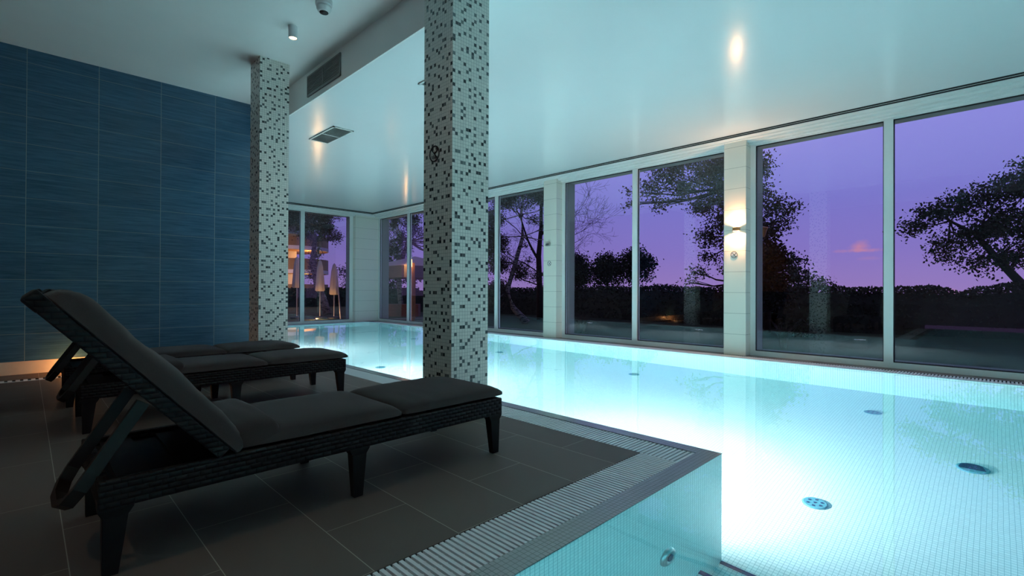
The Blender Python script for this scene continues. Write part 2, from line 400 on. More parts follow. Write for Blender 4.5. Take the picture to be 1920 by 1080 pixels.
# ------------------------------------------------------------------ lights that belong to the hall
def area(name, loc, direction, size, power, col, spread=PI, mis=False, shape='DISK'):
    d = bpy.data.lights.new(name, 'AREA'); d.shape = shape; d.size = size; d.energy = power; d.color = col; d.spread = spread
    d.cycles.use_multiple_importance_sampling = mis
    o = bpy.data.objects.new(name, d); C.objects.link(o); o.location = loc
    o.rotation_euler = Vector(direction).to_track_quat('-Z', 'Y').to_euler(); return o
def spot(name, loc, direction, power, col, ang, blend=0.6, rad=0.03):
    d = bpy.data.lights.new(name, 'SPOT'); d.energy = power; d.color = col; d.spot_size = ang; d.spot_blend = blend; d.shadow_soft_size = rad
    d.cycles.use_multiple_importance_sampling = False
    o = bpy.data.objects.new(name, d); C.objects.link(o); o.location = loc
    o.rotation_euler = Vector(direction).to_track_quat('-Z', 'Y').to_euler(); return o
def point(name, loc, power, col, rad=0.05):
    d = bpy.data.lights.new(name, 'POINT'); d.energy = power; d.color = col; d.shadow_soft_size = rad
    d.cycles.use_multiple_importance_sampling = False
    o = bpy.data.objects.new(name, d); C.objects.link(o); o.location = loc; return o
POOL_W = 255
WARM = (1.0, 0.60, 0.30)

# ------------------------------------------------------------------ shell of the hall
bm = bmesh.new()
prism(bm, [(XL, YN+.116), (2.69, YN+.116), (2.69, YN+.366), (2.69, YB), (XL, YB)], -0.12, 0.0)
bm.free()
bm = bmesh.new(); bx(bm, XL, 2.69, 1.565, 7.40, -0.12, 0.0); bx(bm, XL, 2.69, 7.56, YB, -0.12, 0.0); bx(bm, 2.52, 2.69, YB, YF, -0.12, 0)
struct('floor', bm, M['floor'], 'anthracite brick-bonded floor tiles of the pool deck')
struct('ceiling', box(XL, XS, YK, YB+.1, ZC, ZC+.15), M['ceil'], 'matt white ceiling over the deck')
struct('ceiling_pool', box(XS+.02, 7.69, YK, YF-.42, ZP, ZP+.12), M['gloss'], 'glossy lower ceiling over the pool')
struct('trim_1', box(XS, XS+.02, YK, YF, ZP, ZC+.15), M['ceil'], 'vertical step between the two ceilings')
struct('wall_back', box(XL-.15, XS, YB, YB+.2, 0.15, ZC+.1), M['blue'], 'petrol blue tiled wall')
struct('baseboard_back', box(XL, XS, YB-.004, YB+.19, 0, 0.15), M['base'], 'cream tiled base of the blue wall')
struct('wall_end', box(2.4, 2.6, YB+.2, YF+.3, 0, ZP+.3), M['alcove'], 'dark side wall of the pool alcove')
# wall behind the deck: low grey wall, warm timber panelling above
struct('wall_left', box(XL-.15, XL, YK, YB, 0, ZC+.1), M['grey'])
struct('trim_2', box(XL, XL+.03, 5.3, YB-.1, 0.72, 3.3), M['wood'], 'warm timber panelling on the side wall')
struct('wall_front', box(XL, 8.4, YK-.15, YK, ZF, ZC+.1), M['cream'])
# pool ceiling edge: dark slotted fascia, then the stepped pelmet
def edge_x(b, x0, x1, z0, z1, bev=0): bx(b, x0, x1, YK, YF-.36+(x0-7.72), z0, z1, bev=bev)
def edge_y(b, d0, d1, z0, z1, bev=0): bx(b, 2.6, 7.72+d0, YF-.36+d0, YF-.36+d1, z0, z1, bev=bev)
for ed, names in ((edge_x, ('trim_3', 'trim_5')), (edge_y, ('trim_4', 'trim_6'))):
    o_ = 7.72 if ed is edge_x else 0.0
    b = bmesh.new(); ed(b, o_-.03, o_+.0, ZP-.046, ZP-.026); ed(b, o_-.03, o_, ZP-.020, ZP+.05)
    struct(names[0], b, M['channel'], 'dark slotted line at the ceiling edge')
    b = bmesh.new(); ed(b, o_-.028, o_+.02, ZP-.026, ZP-.020)
    for x0, x1, z0 in ((-.036, .08, ZP-.056), (.08, .17, ZP-.072), (.17, .25, ZP-.098), (.25, .32, ZP-.120)):
        ed(b, o_+max(x0, 0)-(.034 if x0 < 0 else 0), o_+x1, z0, ZP-.046 if x0 < 0 else ZP+.05, bev=.003)
    struct(names[1], b, M['frame'], 'stepped white pelmet above the windows')
struct('ceiling_void', box(7.6, 8.4, YK, YF+.3, ZP+.12, ZP+.3), M['ceil'])
struct('trim_7', box(2.4, 8.4, YF-.45, YF+.3, ZP+.13, ZP+.32), M['ceil'])

# window wall -------------------------------------------------------
GT, GB = 3.265, 0.075
pillars = [(-1.02, -.68), (2.743, 3.077), (6.526, 6.883), (10.31, 10.66)]
n = 0
for i, (a, b) in enumerate(pillars):
    o = struct('pillar_%d' % (i+1), box(7.84, 8.35, a, b, 0, ZP-.04, bev=.004), M['cream'], 'cream tiled pier between the windows')
    o['label'] = ['cream tiled pier at the near end of the windows', 'cream tiled pier with the lit wall lamp', 'cream tiled pier with the unlit wall lamp', 'cream tiled pier behind the large mosaic column'][i]
struct('pillar_5', bx(bmesh.new(), 7.24, 8.35, 14.10, 14.7, 0, ZP-.04, bev=.004), M['cream'], 'cream tiled corner pier')
def window_x(n, y0, y1, mull):
    f = bmesh.new()
    fw = 0.075
    bx(f, XF, XF+.07, y0, y1, 0, GB); bx(f, XF, XF+.07, y0, y1, GT, ZP+.02)
    bx(f, XF, XF+.07, y0, y0+fw, GB, GT); bx(f, XF, XF+.07, y1-fw, y1, GB, GT)
    bx(f, XF-.015, XF+.08, mull-.05, mull+.05, GB-.0, GT)
    w = struct('window_%d' % n, f, M['frame'], 'white framed full-height window, two panes')
    for a, b in ((y0+fw, mull-.05), (mull+.05, y1-fw)):
        g = bmesh.new()
        for p in ((a, a+.012, GB, GT), (b-.012, b, GB, GT), (a, b, GB, GB+.014), (a, b, GT-.014, GT)):
            bx(g, XF+.015, XF+.03, *p)
        obj('gasket', g, M['gasket'], w)
        p_ = bmesh.new(); quad(p_, [(XF+.035, a, GB), (XF+.035, b, GB), (XF+.035, b, GT), (XF+.035, a, GT)])
        obj('pane', p_, M['glass'], w)
    # outer reveal: grey lining outside the glass
    r = bmesh.new()
    bx(r, XF+.1, XF+.34, y0, y1, GT+.02, ZP); bx(r, XF+.1, XF+.34, y0-.02, y0+.07, 0, GT+.02); bx(r, XF+.1, XF+.34, y1-.07, y1+.02, 0, GT+.02)
    obj('reveal', r, M['grey'], w)
    return w
window_x(1, -.68, 2.743, 1.017)
window_x(2, 3.077, 6.526, 4.785)
window_x(3, 6.883, 10.31, 8.555)
window_x(4, 10.66, 14.10, 12.37)
window_x(5, -3.6, -1.02, -2.4)
f = bmesh.new(); x0, x1, fw = 3.9, 7.24, 0.08
bx(f, x0, x1, YF, YF+.07, 0, GB); bx(f, x0, x1, YF, YF+.07, GT, ZP+.02)
bx(f, x0, x0+fw, YF, YF+.07, GB, GT); bx(f, x1-fw-.03, x1, YF, YF+.07, GB, GT); bx(f, 5.62, 5.735, YF-.015, YF+.08, GB, GT)
w6 = struct('window_6', f, M['frame'], 'white framed window at the far end of the pool')
for a, b in ((x0+fw, 5.62), (5.735, x1-fw-.03)):
    g = bmesh.new()
    for p in ((a, a+.012, GB, GT), (b-.012, b, GB, GT), (a, b, GB, GB+.014), (a, b, GT-.014, GT)):
        bx(g, p[0], p[1], YF+.015, YF+.03, p[2], p[3])
    obj('gasket', g, M['gasket'], w6)
    p_ = bmesh.new(); quad(p_, [(a, YF+.035, GB), (b, YF+.035, GB), (b, YF+.035, GT), (a, YF+.035, GT)]); obj('pane', p_, M['glass'], w6)
r = bmesh.new(); bx(r, x1-.06, x1+.02, YF+.1, YF+.34, 0, ZP); bx(r, x0, x1, YF+.1, YF+.34, GT+.02, ZP)
obj('reveal', r, M['grey'], w6)
struct('wall_alcove', box(2.6, 3.9, YF, YF+.3, 0, ZP), M['cream'])
# ledges outside the water on the window sides
struct('trim_8', box(7.82, 8.40, YK, YF+.3, -0.12, 0), M['sill'], 'brown ledge under the long window wall')
struct('trim_9', box(XS, 7.82, YF-.2, YF+.3, -0.12, 0), M['sill'], 'brown ledge under the end window')

# pool basin ---------------------------------------------------------
b = bmesh.new(); bx(b, PX0-.2, XW+.2, PY0-.2, YE+.2, ZF-.2, ZF)
struct('floor_pool', b, M['pool'], 'white mosaic pool floor')
b = bmesh.new()
bx(b, XN-.10, XN, YN, YE+.1, ZF, 0)
bx(b, PX0, XN-.10, YN, YN+.10, ZF, 0)
bx(b, XW, XW+.03, PY0, YE+.03, ZF, 0)
bx(b, XN-.10, XW, YE, YE+.03, ZF, 0)
bx(b, PX0-.1, PX0, PY0, YN+.1, ZF, 0)
bx(b, PX0, XW, PY0-.1, PY0, ZF, 0)
struct('wall_pool', b, M['pool'], 'white mosaic pool side walls')
b = bmesh.new()
bx(b, XN-.10, XN+.002, YN-.002, YE, 0.0, 0.004); bx(b, PX0, XN-.10, YN-.002, YN+.116, 0.0, 0.004)
struct('trim_10', b, M['nosing'], 'grey mosaic edge of the pool deck')
b = bmesh.new(); bx(b, XW, XW+.03, PY0, YE+.03, 0, 0.004); bx(b, XN, XW, YE, YE+.03, 0, .004)
struct('trim_11', b, M['grate'])
# submerged steps
b = bmesh.new(); bx(b, PX0, 2.73, PY0, YN, ZF, -1.25); struct('trim_12', b, M['pool'], 'submerged step beside the jet wall')
b = bmesh.new(); bx(b, 2.70, 2.732, PY0, YN, -1.25, -1.246); bx(b, 3.0, 3.03, PY0, YN, ZF, ZF+.004)
struct('trim_13', b, M['stripe'], 'navy mosaic lines along the submerged steps')
# water body, slightly inside the walls
b = bmesh.new(); e2 = 0.02
prism(b, [(PX0-e2, PY0-e2), (XW+e2, PY0-e2), (XW+e2, YE+e2), (XN-e2, YE+e2), (XN-e2, YN+e2), (PX0-e2, YN+e2)], ZF-.01, -0.003)
wat = struct('water', b, M['water'], 'still pool water level with the deck edge')

# gutters with gratings ------------------------------------------------
def grating(name, x0, x1, y0, y1, along, pitch, wid, label):
    root = thing(name, label, 'drain grating', ((x0+x1)/2, (y0+y1)/2, 0), 0)
    ox, oy = (x0+x1)/2, (y0+y1)/2
    g = bmesh.new(); 
    if along == 'y':      # bars cross the run, repeated in y
        k = y0 + pitch/2
        while k < y1:
            bx(g, x0+.004-ox, x1-.004-ox, k-wid/2-oy, k+wid/2-oy, -0.020, 0.0); k += pitch
    else:
        k = x0 + pitch/2
        while k < x1:
            bx(g, k-wid/2-ox, k+wid/2-ox, y0+.004-oy, y1-.004-oy, -0.020, 0.0); k += pitch
    obj('slat', g, M['grate'], root)['kind'] = 'stuff'
    c = bmesh.new(); bx(c, x0-ox, x1-ox, y0-oy, y1-oy, -.12, -.10)
    L, W_ = (x1-x0)/2, (y1-y0)/2
    bx(c, -L, -L+.004, -W_, W_, -.10, -.004); bx(c, L-.004, L, -W_, W_, -.10, -.004)
    bx(c, -L, L, -W_, -W_+.004, -.10, -.004); bx(c, -L, L, W_-.004, W_, -.10, -.004)
    obj('channel', c, M['channel'], root)
    # cross rods that tie the bars together
    r_ = bmesh.new()
    for q in (-.5, 0, .5):
        if along == 'y': bx(r_, q*L-.004, q*L+.004, -W_, W_, -.016, -.008)
        else: bx(r_, -L, L, q*W_-.004, q*W_+.004, -.016, -.008)
    obj('tie_rod', r_, M['grate'], root)
    return root
grating('overflow_grating', 2.69, 2.93, 1.316, YE, 'y', 0.0285, 0.017, 'white overflow grating running along the long deck edge under the columns')
grating('overflow_grating', PX0, 2.69, 1.316, 1.565, 'x', 0.0265, 0.0155, 'white overflow grating in the foreground, beside the jet wall')
grating('overflow_grating', 7.56, 7.82, PY0, YE+.05, 'y', 0.032, 0.019, 'white overflow grating below the long window wall')
grating('overflow_grating', 3.0, 7.56, YE+.03, YF-.2, 'x', 0.032, 0.019, 'white overflow grating at the far end of the pool')
grating('floor_drain', XL, XS, 7.40, 7.56, 'x', 0.06, 0.034, 'white slotted floor drain along the foot of the blue wall')

# pool fittings ---------------------------------------------------------
def inlet(x, y, label, group='round inlets in the pool floor'):
    r = thing('floor_inlet', label, 'pool inlet', (x, y, ZF), 0, group)
    b = bmesh.new(); lathe(b, [(.08, 0), (.08, .010), (.072, .016)], 36); obj('cover', b, M['teal'], r)
    me = None
    for k in range(7):
        a = k*PI/3; p = (0, 0, 0) if k == 6 else (.045*math.cos(a), .045*math.sin(a), 0)
        if me is None:
            b = bmesh.new(); lathe(b, [(.010, .0155), (.010, .0185)], 12); o = obj('nozzle', b, M['tealdark'], r); me = o.data
        else:
            o = bpy.data.objects.new('nozzle', me); C.objects.link(o); o.parent = r
        o.location = p
    return r
inlet(4.02, 0.93, 'round blue-green inlet in the pool floor, closest to the corner of the deck')
for y, lab in ((3.9, 'round inlet in the pool floor behind the large mosaic column'), (7.0, 'dark round inlet in the bright pool floor between the two columns')):
    inlet(4.03, y, lab)
for y, lab in ((0.96, 'round pool floor inlet below the mullion of the largest window'), (3.89, 'round pool floor inlet below the reflection of the middle window'), (6.85, 'round pool floor inlet just right of the large mosaic column'),
               (9.78, 'round pool floor inlet just left of the large mosaic column'), (12.74, 'farthest round pool floor inlet, near the corner pier')):
    inlet(6.51, y, lab)
r = thing('floor_drain_cover', 'large round drain with a dark half-open cover in the pool floor', 'drain', (5.31, .14, ZF))
b = bmesh.new(); lathe(b, [(.10, 0), (.10, .012), (.091, .02)], 40); obj('rim', b, M['teal'], r)
b = bmesh.new(); prism(b, [(-.035, -.077), (.06, -.055), (.082, -.02), (.08, .035), (.05, .07), (0, .082), (-.035, .077)], .0195, .024); obj('opening', b, M['tealdark'], r)
r = thing('wall_jet', 'round steel jet nozzle in the turquoise pool wall', 'pool jet', (2.33, YN, -.767))
b = bmesh.new(); lathe(b, [(.0, -.012), (.03, -.012), (.034, -.022), (.055, -.022), (.068, -.010), (.07, 0)], 36, axis='y', caps=False); obj('flange', b, M['steel'], r, smooth=True)
b = bmesh.new(); lathe(b, [(.026, -.024), (.026, -.012)], 24, axis='y'); obj('nozzle', b, M['tealdark'], r)
plabs = {-1.48: 'underwater lamp in the pool wall nearest the camera side', 2.16: 'underwater lamp in the deck-side pool wall near the deck corner', 5.80: 'underwater lamp in the deck-side pool wall beyond the large column', 9.44: 'underwater lamp in the deck-side pool wall beyond the small column', 13.0: 'underwater lamp in the deck-side pool wall at the far end'}
for y in (2.16, 5.80, 9.44):
    r = thing('pool_lamp', plabs[y], 'lamp', (XN, y, -.68), 0, 'underwater pool lamps')
    b = bmesh.new(); lathe(b, [(.145, 0), (.145, .012), (.12, .02)], 32, axis='x'); obj('rim', b, M['steel'], r)
    b = bmesh.new(); lathe(b, [(.115, .018), (.115, .026)], 32, axis='x'); obj('lens', b, M['poolglow'], r)
    l = area('pool_lamp_or_fill', (XN+.06, y, -.68), (1, 0, -.12), .16, POOL_W*(.45 if y > 9 else 1), (1.0, 0.84, 0.86)); 


area('pool_lamp_or_fill', (PX0+.06, -1.6, -.68), (1, -.25, -.2), .16, POOL_W*.13, (0.45, 0.92, 1.0))  # unseen fill light without a lamp body, added to brighten the column fronts
for x, p_ in ((1.3, .07),):
    r = thing('pool_lamp', 'underwater lamp in the pool wall behind the camera', 'lamp', (x, PY0, -.68), 0, None)
    b = bmesh.new(); lathe(b, [(.13, 0), (.13, .012), (.095, .02)], 32, axis='y'); obj('rim', b, M['steel'], r)
    area('pool_lamp_or_fill', (x, PY0+.06, -.68), (0, 1, -.05), .16, POOL_W*p_, (0.45, 0.92, 1.0))

# mosaic columns --------------------------------------------------------
r = thing('mosaic_column', 'large square column of speckled mosaic beside the nearest sun lounger', 'column', (2.25, 2.885, 0)); r['kind'] = 'structure'
def col_box(x0, y0, s, h):
    b = bmesh.new(); bx(b, 0, s, 0, s, 0, h)
    return b
obj('shaft', col_box(0, 0, .3654, ZC), M['mosaic'], r)
r = thing('mosaic_column', 'farther square column of speckled mosaic in front of the blue wall', 'column', (1.972, 6.25, 0)); r['kind'] = 'structure'
obj('shaft', col_box(0, 0, .3393, ZC), M['mosaic'], r)

# no-diving signs -------------------------------------------------------
def ring(b, R, w_, seg=40, th=.002, z=0):
    for i in range(seg):
        a0, a1 = 2*PI*i/seg, 2*PI*(i+1)/seg
        pts = [((R-w_)*math.cos(a0), (R-w_)*math.sin(a0)), (R*math.cos(a0), R*math.sin(a0)), (R*math.cos(a1), R*math.sin(a1)), ((R-w_)*math.cos(a1), (R-w_)*math.sin(a1))]
        v = [b.verts.new((0, -p[0], p[1])) for p in pts] + [b.verts.new((-th, -p[0], p[1])) for p in pts]
        b.faces.new(v[:4]); b.faces.new(v[7:3:-1])
        b.faces.new((v[0], v[3], v[7], v[4])); b.faces.new((v[1], v[5], v[6], v[2]))
def flat(b, pts, th=.002):
    v = [b.verts.new((0, -p[0], p[1])) for p in pts] + [b.verts.new((-th, -p[0], p[1])) for p in pts]
    n_ = len(pts); b.faces.new(v[:n_][::-1]); b.faces.new(v[n_:])
    for i in range(n_): b.faces.new((v[i], v[(i+1) % n_], v[n_+(i+1) % n_], v[n_+i]))
def strip(b, pts, w_, th=.002):
    for p, q in zip(pts, pts[1:]):
        d = Vector((q[0]-p[0], q[1]-p[1])); nn = Vector((-d.y, d.x)).normalized()*w_/2
        flat(b, [(p[0]+nn.x, p[1]+nn.y), (p[0]-nn.x, p[1]-nn.y), (q[0]-nn.x, q[1]-nn.y), (q[0]+nn.x, q[1]+nn.y)], th)
def sign(loc, R, label, disc):
    r = thing('no_diving_sign', label, 'sign', loc)
    if disc:
        b = bmesh.new(); lathe(b, [(R*1.02, 0), (R*1.02, -.0012)], 40, axis='x'); obj('disc', b, M['signwhite'], r)
    b = bmesh.new(); ring(b, R, R*.15, th=.003); obj('ring', b, M['black'], r)
    b = bmesh.new(); strip(b, [(-R*.66, R*.66), (R*.66, -R*.66)], R*.13, .003); obj('slash', b, M['black'], r)
    b = bmesh.new()   # diver, head down, above the waves
    k = R
    strip(b, [(k*.62, k*.42), (k*.30, k*.10)], k*.17, .0026); strip(b, [(k*.30, k*.10), (k*.02, -k*.02)], k*.08, .0026); strip(b, [(k*.62, k*.42), (k*.40, k*.62)], k*.09, .0026)
    flat(b, [(k*.10+k*.10*math.cos(2*PI*i/12), k*.16+k*.10*math.sin(2*PI*i/12)) for i in range(12)], .0026)
    obj('diver', b, M['black'], r)
    b = bmesh.new()
    for dz in (-.22, -.38, -.54):
        ww = math.sqrt(max(0, .80**2-dz*dz)) - .12
        strip(b, [(k*(-ww+ww*2*j/12), k*(dz+.04*math.sin(j*PI/2))) for j in range(13) if not (dz > -.3 and j > 8)], k*.05, .0026)
    obj('wave', b, M['black'], r)
sign((2.248, 3.105, 2.06), .064, 'round black no-diving pictogram on the shaded side of the large mosaic column', False)
sign((7.838, 2.92, 1.57), .052, 'round no-diving sign below the lit lamp on the cream pier', True)
sign((7.838, 6.715, 1.57), .052, 'round no-diving sign below the unlit lamp on the cream pier', True)

# wall lamps on the piers -------------------------------------------------
def wall_lamp(y, lit, label):
    r = thing('wall_lamp', label, 'lamp', (7.84, y, 1.965))
    b = bmesh.new(); bx(b, -.075, -.02, -.05, .05, -.028, .028, bev=.006); obj('shade', b, M['copper'] if lit else M['steel'], r)
    b = bmesh.new(); bx(b, -.022, 0, -.03, .03, -.02, .02); obj('bracket', b, M['steel'], r)
    for z_ in (.0285, -.031): obj('lens', box(-.068, -.028, -.042, .042, z_, z_+.0025), M['warmglow'] if lit else M['white'], r)
    if lit:
        for s in (1, -1):
            spot('wall_lamp_light', (7.84-.052, y, 1.965+s*.036), (.10, 0, s), 52, (1.0, .50, .23), 2.8, .5, .02)
wall_lamp(2.87, True, 'lit copper wall lamp throwing warm light up and down the pier')
wall_lamp(6.72, False, 'small unlit grey wall lamp on the second cream pier')

# ceiling fittings ----------------------------------------------------------
r = thing('ceiling_spotlight', 'small cylindrical ceiling spotlight glowing warm above the deck', 'lamp', (2.0, 5.31, ZC))
b = bmesh.new(); lathe(b, [(.045, 0), (.045, -.125), (.040, -.128), (.038, -.118)], 32, caps=False); obj('housing', b, M['white'], r, smooth=True)
b = bmesh.new(); lathe(b, [(.038, -.119), (.038, -.116)], 24); obj('lens', b, M['warmglow'], r)
spot('ceiling_spotlight_light', (2.0, 5.31, ZC-.13), (0, 0, -1), 9, WARM, 1.7, .8, .03)
r = thing('security_camera', 'white dome security camera on the deck ceiling', 'camera', (2.03, 4.62, ZC))
b = bmesh.new(); lathe(b, [(.078, 0), (.078, -.05), (.07, -.062)], 32); obj('mount', b, M['white'], r)
b = bmesh.new(); lathe(b, [(.07, -.06), (.068, -.085), (.056, -.108), (.044, -.116)], 32); obj('dome', b, M['white'], r, smooth=True)
b = bmesh.new(); lathe(b, [(.042, -.114), (.040, -.121), (.012, -.128)], 28); obj('lens', b, M['black'], r, smooth=True)
for x, y in ((1.3, 2.1), (1.3, -1.0), (-1.5, 5.8), (-1.5, 2.0)):      # spotlights above and behind the camera
    r = thing('ceiling_spotlight', 'cylindrical ceiling spotlight above the camera side of the deck', 'lamp', (x, y, ZC), 0, 'spotlights outside the view')
    b = bmesh.new(); lathe(b, [(.045, 0), (.045, -.125)], 24); obj('housing', b, M['white'], r, smooth=True)
spot('ceiling_spotlight_light', (-1.5, 5.8, ZC-.14), (-.55, .35, -1), 60, WARM, 1.6, .9, .03)
spot('ceiling_spotlight_light', (-1.5, 2.0, ZC-.14), (-.2, 0, -1), 40, WARM, 2.2, .9, .03)
spot('ceiling_spotlight_light', (1.3, 2.1, ZC-.14), (0, 0, -1), 14, WARM, 2.4, .9, .03)
# low warm lamp on the floor by the blue wall, behind the loungers
r = thing('floor_lamp', 'small warm floor uplight at the foot of the blue wall', 'lamp', (.42, 7.80, 0))
b = bmesh.new(); lathe(b, [(.05, 0), (.05, .03), (.04, .035)], 24); obj('housing', b, M['steel'], r)
point('floor_lamp_light', (.42, 7.80, .075), 6.5, (1.0, .40, .12), .03)

def vent(name, label, loc, L, W_, vertical, nsl):
    r = thing(name, label, 'air vent', loc)
    def B(b, u0, u1, v0, v1, d0, d1):
        # u along y; v along z (vertical) or x; d = depth into the room
        if vertical: bx(b, -d1, -d0, u0, u1, v0, v1)
        else: bx(b, v0, v1, u0, u1, -d1, -d0)
    b = bmesh.new(); B(b, 0, L, 0, W_, 0, .004); obj('cavity', b, M['ventdark'], r)
    b = bmesh.new(); fw = .022
    for q in ((0, L, 0, fw), (0, L, W_-fw, W_), (0, fw, 0, W_), (L-fw, L, 0, W_), (L/2-.008, L/2+.008, 0, W_)): B(b, *q, .0, .016)
    obj('frame', b, M['ventmetal'] if vertical else M['frame'], r)
    b = bmesh.new()
    for i in range(nsl):
        v = fw + (W_-2*fw)*(i+.5)/nsl
        B(b, fw, L-fw, v-.0045, v+.0045, .004, .013)
    obj('slats', b, M['ventmetal'], r)
vent('wall_vent', 'long grey louvred vent in the step between the ceilings', (XS, 5.37, 3.475), .93, .265, True, 11)
vent('ceiling_vent', 'grey slatted vent in the glossy ceiling above the far pool', (3.19, 6.91, ZP), .88, .32, False, 12)
vent('ceiling_vent', 'slatted ceiling vent mostly hidden behind the large mosaic column', (3.22, 3.9, ZP), .88, .32, False, 12)

# ------------------------------------------------------------------ sun loungers
def soft_slab(L, W_, T, nx=26, ny=14, corner=.05, seed=0, crown=.010, tail=0.0, wr=0.004):
    """a stitched cushion: bulged top, thin edge seam, wrinkles. x along length 0..L, y 0..W, z 0..T"""
    b = bmesh.new(); top, bot = [], []
    for i in range(nx+1):
        rt, rb = [], []
        for j in range(ny+1):
            s = -1 + 2*i/nx; q = -1 + 2*j/ny
            s2 = math.copysign(1-(1-abs(s))**1.5, s); q2 = math.copysign(1-(1-abs(q))**1.5, q)
            x = (s2+1)/2*L; y = (q2+1)/2*W_
            # rounded plan corners
            cx = max(0, abs(s2)*L/2-(L/2-corner))/corner; cyy = max(0, abs(q2)*W_/2-(W_/2-corner))/corner
            m = math.hypot(cx, cyy)
            if m > 1:
                x = L/2 + math.copysign(L/2-corner+corner*cx/m, s2); y = W_/2 + math.copysign(W_/2-corner+corner*cyy/m, q2)
            ex = 1-abs(s2)**10; ey = 1-abs(q2)**8
            prof = max(0.0, ex*ey)**.5
            nz = mnoise.noise(Vector((x*5+seed*7, y*3.2, seed*3.1)))*wr + mnoise.noise(Vector((x*16+seed, y*5, 4.2)))*wr*.6
            edge = .012
            zt = edge + (T-edge)*prof + crown*(1-s2*s2)*(1-q2*q2) + nz*prof
            zb = edge*(1-prof)
            rt.append(b.verts.new((x, y, zt))); rb.append(b.verts.new((x, y, zb)))
        top.append(rt); bot.append(rb)
    for i in range(nx):
        for j in range(ny):
            b.faces.new((top[i][j], top[i+1][j], top[i+1][j+1], top[i][j+1])); b.faces.new((bot[i][j+1], bot[i+1][j+1], bot[i+1][j], bot[i][j]))
    for i in range(nx):
        b.faces.new((top[i+1][0], top[i][0], bot[i][0], bot[i+1][0])); b.faces.new((top[i][ny], top[i+1][ny], bot[i+1][ny], bot[i][ny]))
    for j in range(ny):
        b.faces.new((top[0][j], top[0][j+1], bot[0][j+1], bot[0][j])); b.faces.new((top[nx][j+1], top[nx][j], bot[nx][j], bot[nx][j+1]))
    return b
def rotated(b, angle, origin):
    """rotate about +Y so that local +x points back and up, then move to origin"""
    d = Vector((-math.cos(angle), 0, math.sin(angle))); nrm = Vector((math.sin(angle), 0, math.cos(angle)))
    for v in b.verts:
        p = v.co.copy(); v.co = Vector(origin) + d*p.x + Vector((0, p.y, 0)) + nrm*p.z
    bmesh.ops.reverse_faces(b, faces=b.faces)
    return b
def make_lounger():
    W_ = .70; x0, x1 = .18, 2.09; z0, z1 = .235, .335
    root = thing('sun_lounger', 'x', 'sun lounger', (0, 2.17, 0), 0, 'wicker sun loungers in a row on the deck')
    b = bmesh.new()
    bx(b, x0, x1, 0, .035, z0, z1, bev=.006); bx(b, x0, x1, W_-.035, W_, z0, z1, bev=.006)
    bx(b, x0, x0+.035, .03, W_-.03, z0, z1, bev=.006); bx(b, x1-.035, x1, .03, W_-.03, z0, z1, bev=.006)
    obj('frame', b, M['wicker'], root)
    for lx in (.215, 1.145, 2.052):
        for ly in (.02, W_-.02):
            b = bmesh.new()
            prof = [(z0+.03, .052, .030), (z0-.005, .050, .030), (z0-.03, .036, .026), (.12, .031, .022), (0, .022, .018)]
            tilt = (lx-1.14)*.0
            rings = []
            for z, hx, hy in prof:
                cxx = lx + (0.012 if lx < 1 else (-.012 if lx > 2 else 0))*(z/.2)
                cyy = ly + (.012 if ly < .3 else -.012)
                rings.append([b.verts.new(p) for p in ((cxx-hx, cyy-hy, z), (cxx+hx, cyy-hy, z), (cxx+hx, cyy+hy, z), (cxx-hx, cyy+hy, z))])
            for A, B in zip(rings, rings[1:]):
                for k in range(4): b.faces.new((A[k], B[k], B[(k+1) % 4], A[(k+1) % 4]))
            b.faces.new(rings[0]); b.faces.new(rings[-1][::-1])
            obj('leg', b, M['resin'], root)
    b = bmesh.new(); bx(b, x0+.03, x1-.03, .03, W_-.03, z1-.055, z1-.035)
    for k in range(9): bx(b, x0+.06+k*.2, x0+.17+k*.2, .034, W_-.034, z1-.036, z1-.022)
    obj('seat_panel', b, M['resin'], root)
    # backrest, hinged at x=.66, leaning back to x about 0
    ang = math.radians(48.6); piv = (.585, 0, .362)
    b = bmesh.new(); Lb = .835
    for y0_, y1_ in ((.0, .05), (W_-.05, W_)): bx(b, 0, Lb, y0_, y1_, -.05, 0, bev=.006)
    bx(b, Lb-.05, Lb+.012, .0, W_, -.052, .002, bev=.008); bx(b, .02, .06, .05, W_-.05, -.05, 0)
    obj('backrest_frame', rotated(b, ang, piv), M['wicker'], root)
    b = bmesh.new()
    for k in range(8): bx(b, .08+k*.092, .153+k*.092, .045, W_-.045, -.032, -.014)
    obj('backrest_slats', rotated(b, ang, piv), M['resin'], root)
    # folding support: a flat U-shaped strut hung below the backrest
    b = bmesh.new()
    top = Vector((.315, 0, .575)); bot = Vector((.095, 0, .225))
    ya, yb_ = .10, .42
    d = (bot-top)
    pts = [top + Vector((0, ya, 0)), top + d*.80 + Vector((0, ya, 0)), top + d*.93 + Vector((0, ya+.03, 0)), bot + Vector((0, ya+.10, 0)), bot + Vector((0, yb_-.10, 0)), top + d*.93 + Vector((0, yb_-.03, 0)), top + d*.80 + Vector((0, yb_, 0)), top + Vector((0, yb_, 0))]
    nrm = Vector((d.z, 0, -d.x)).normalized()
    sweep(b, pts, nrm, .021, .013)
    obj('support_strut', b, M['bracket'], root)
    # cushions
    sw = W_-.03
    o = obj('seat_cushion', soft_slab(.74, sw, .062, seed=1), M['fabric'], root, smooth=True); o.location = (.665, .015, z1+.002)
    o = obj('foot_cushion', soft_slab(.735, sw, .060, seed=2, wr=.006), M['fabric'], root, smooth=True); o.location = (1.40, .015, z1+.002)
    o = obj('cushion_fold', soft_slab(.20, sw-.01, .098, nx=16, corner=.07, seed=3, wr=.012), M['fabric'], root, smooth=True); o.location = (.60, .02, z1+.002)
    b = rotated(soft_slab(.875, sw+.01, .088, nx=34, seed=4, wr=.012, corner=.07), ang, (piv[0]+.036, .0, piv[2]-.050))
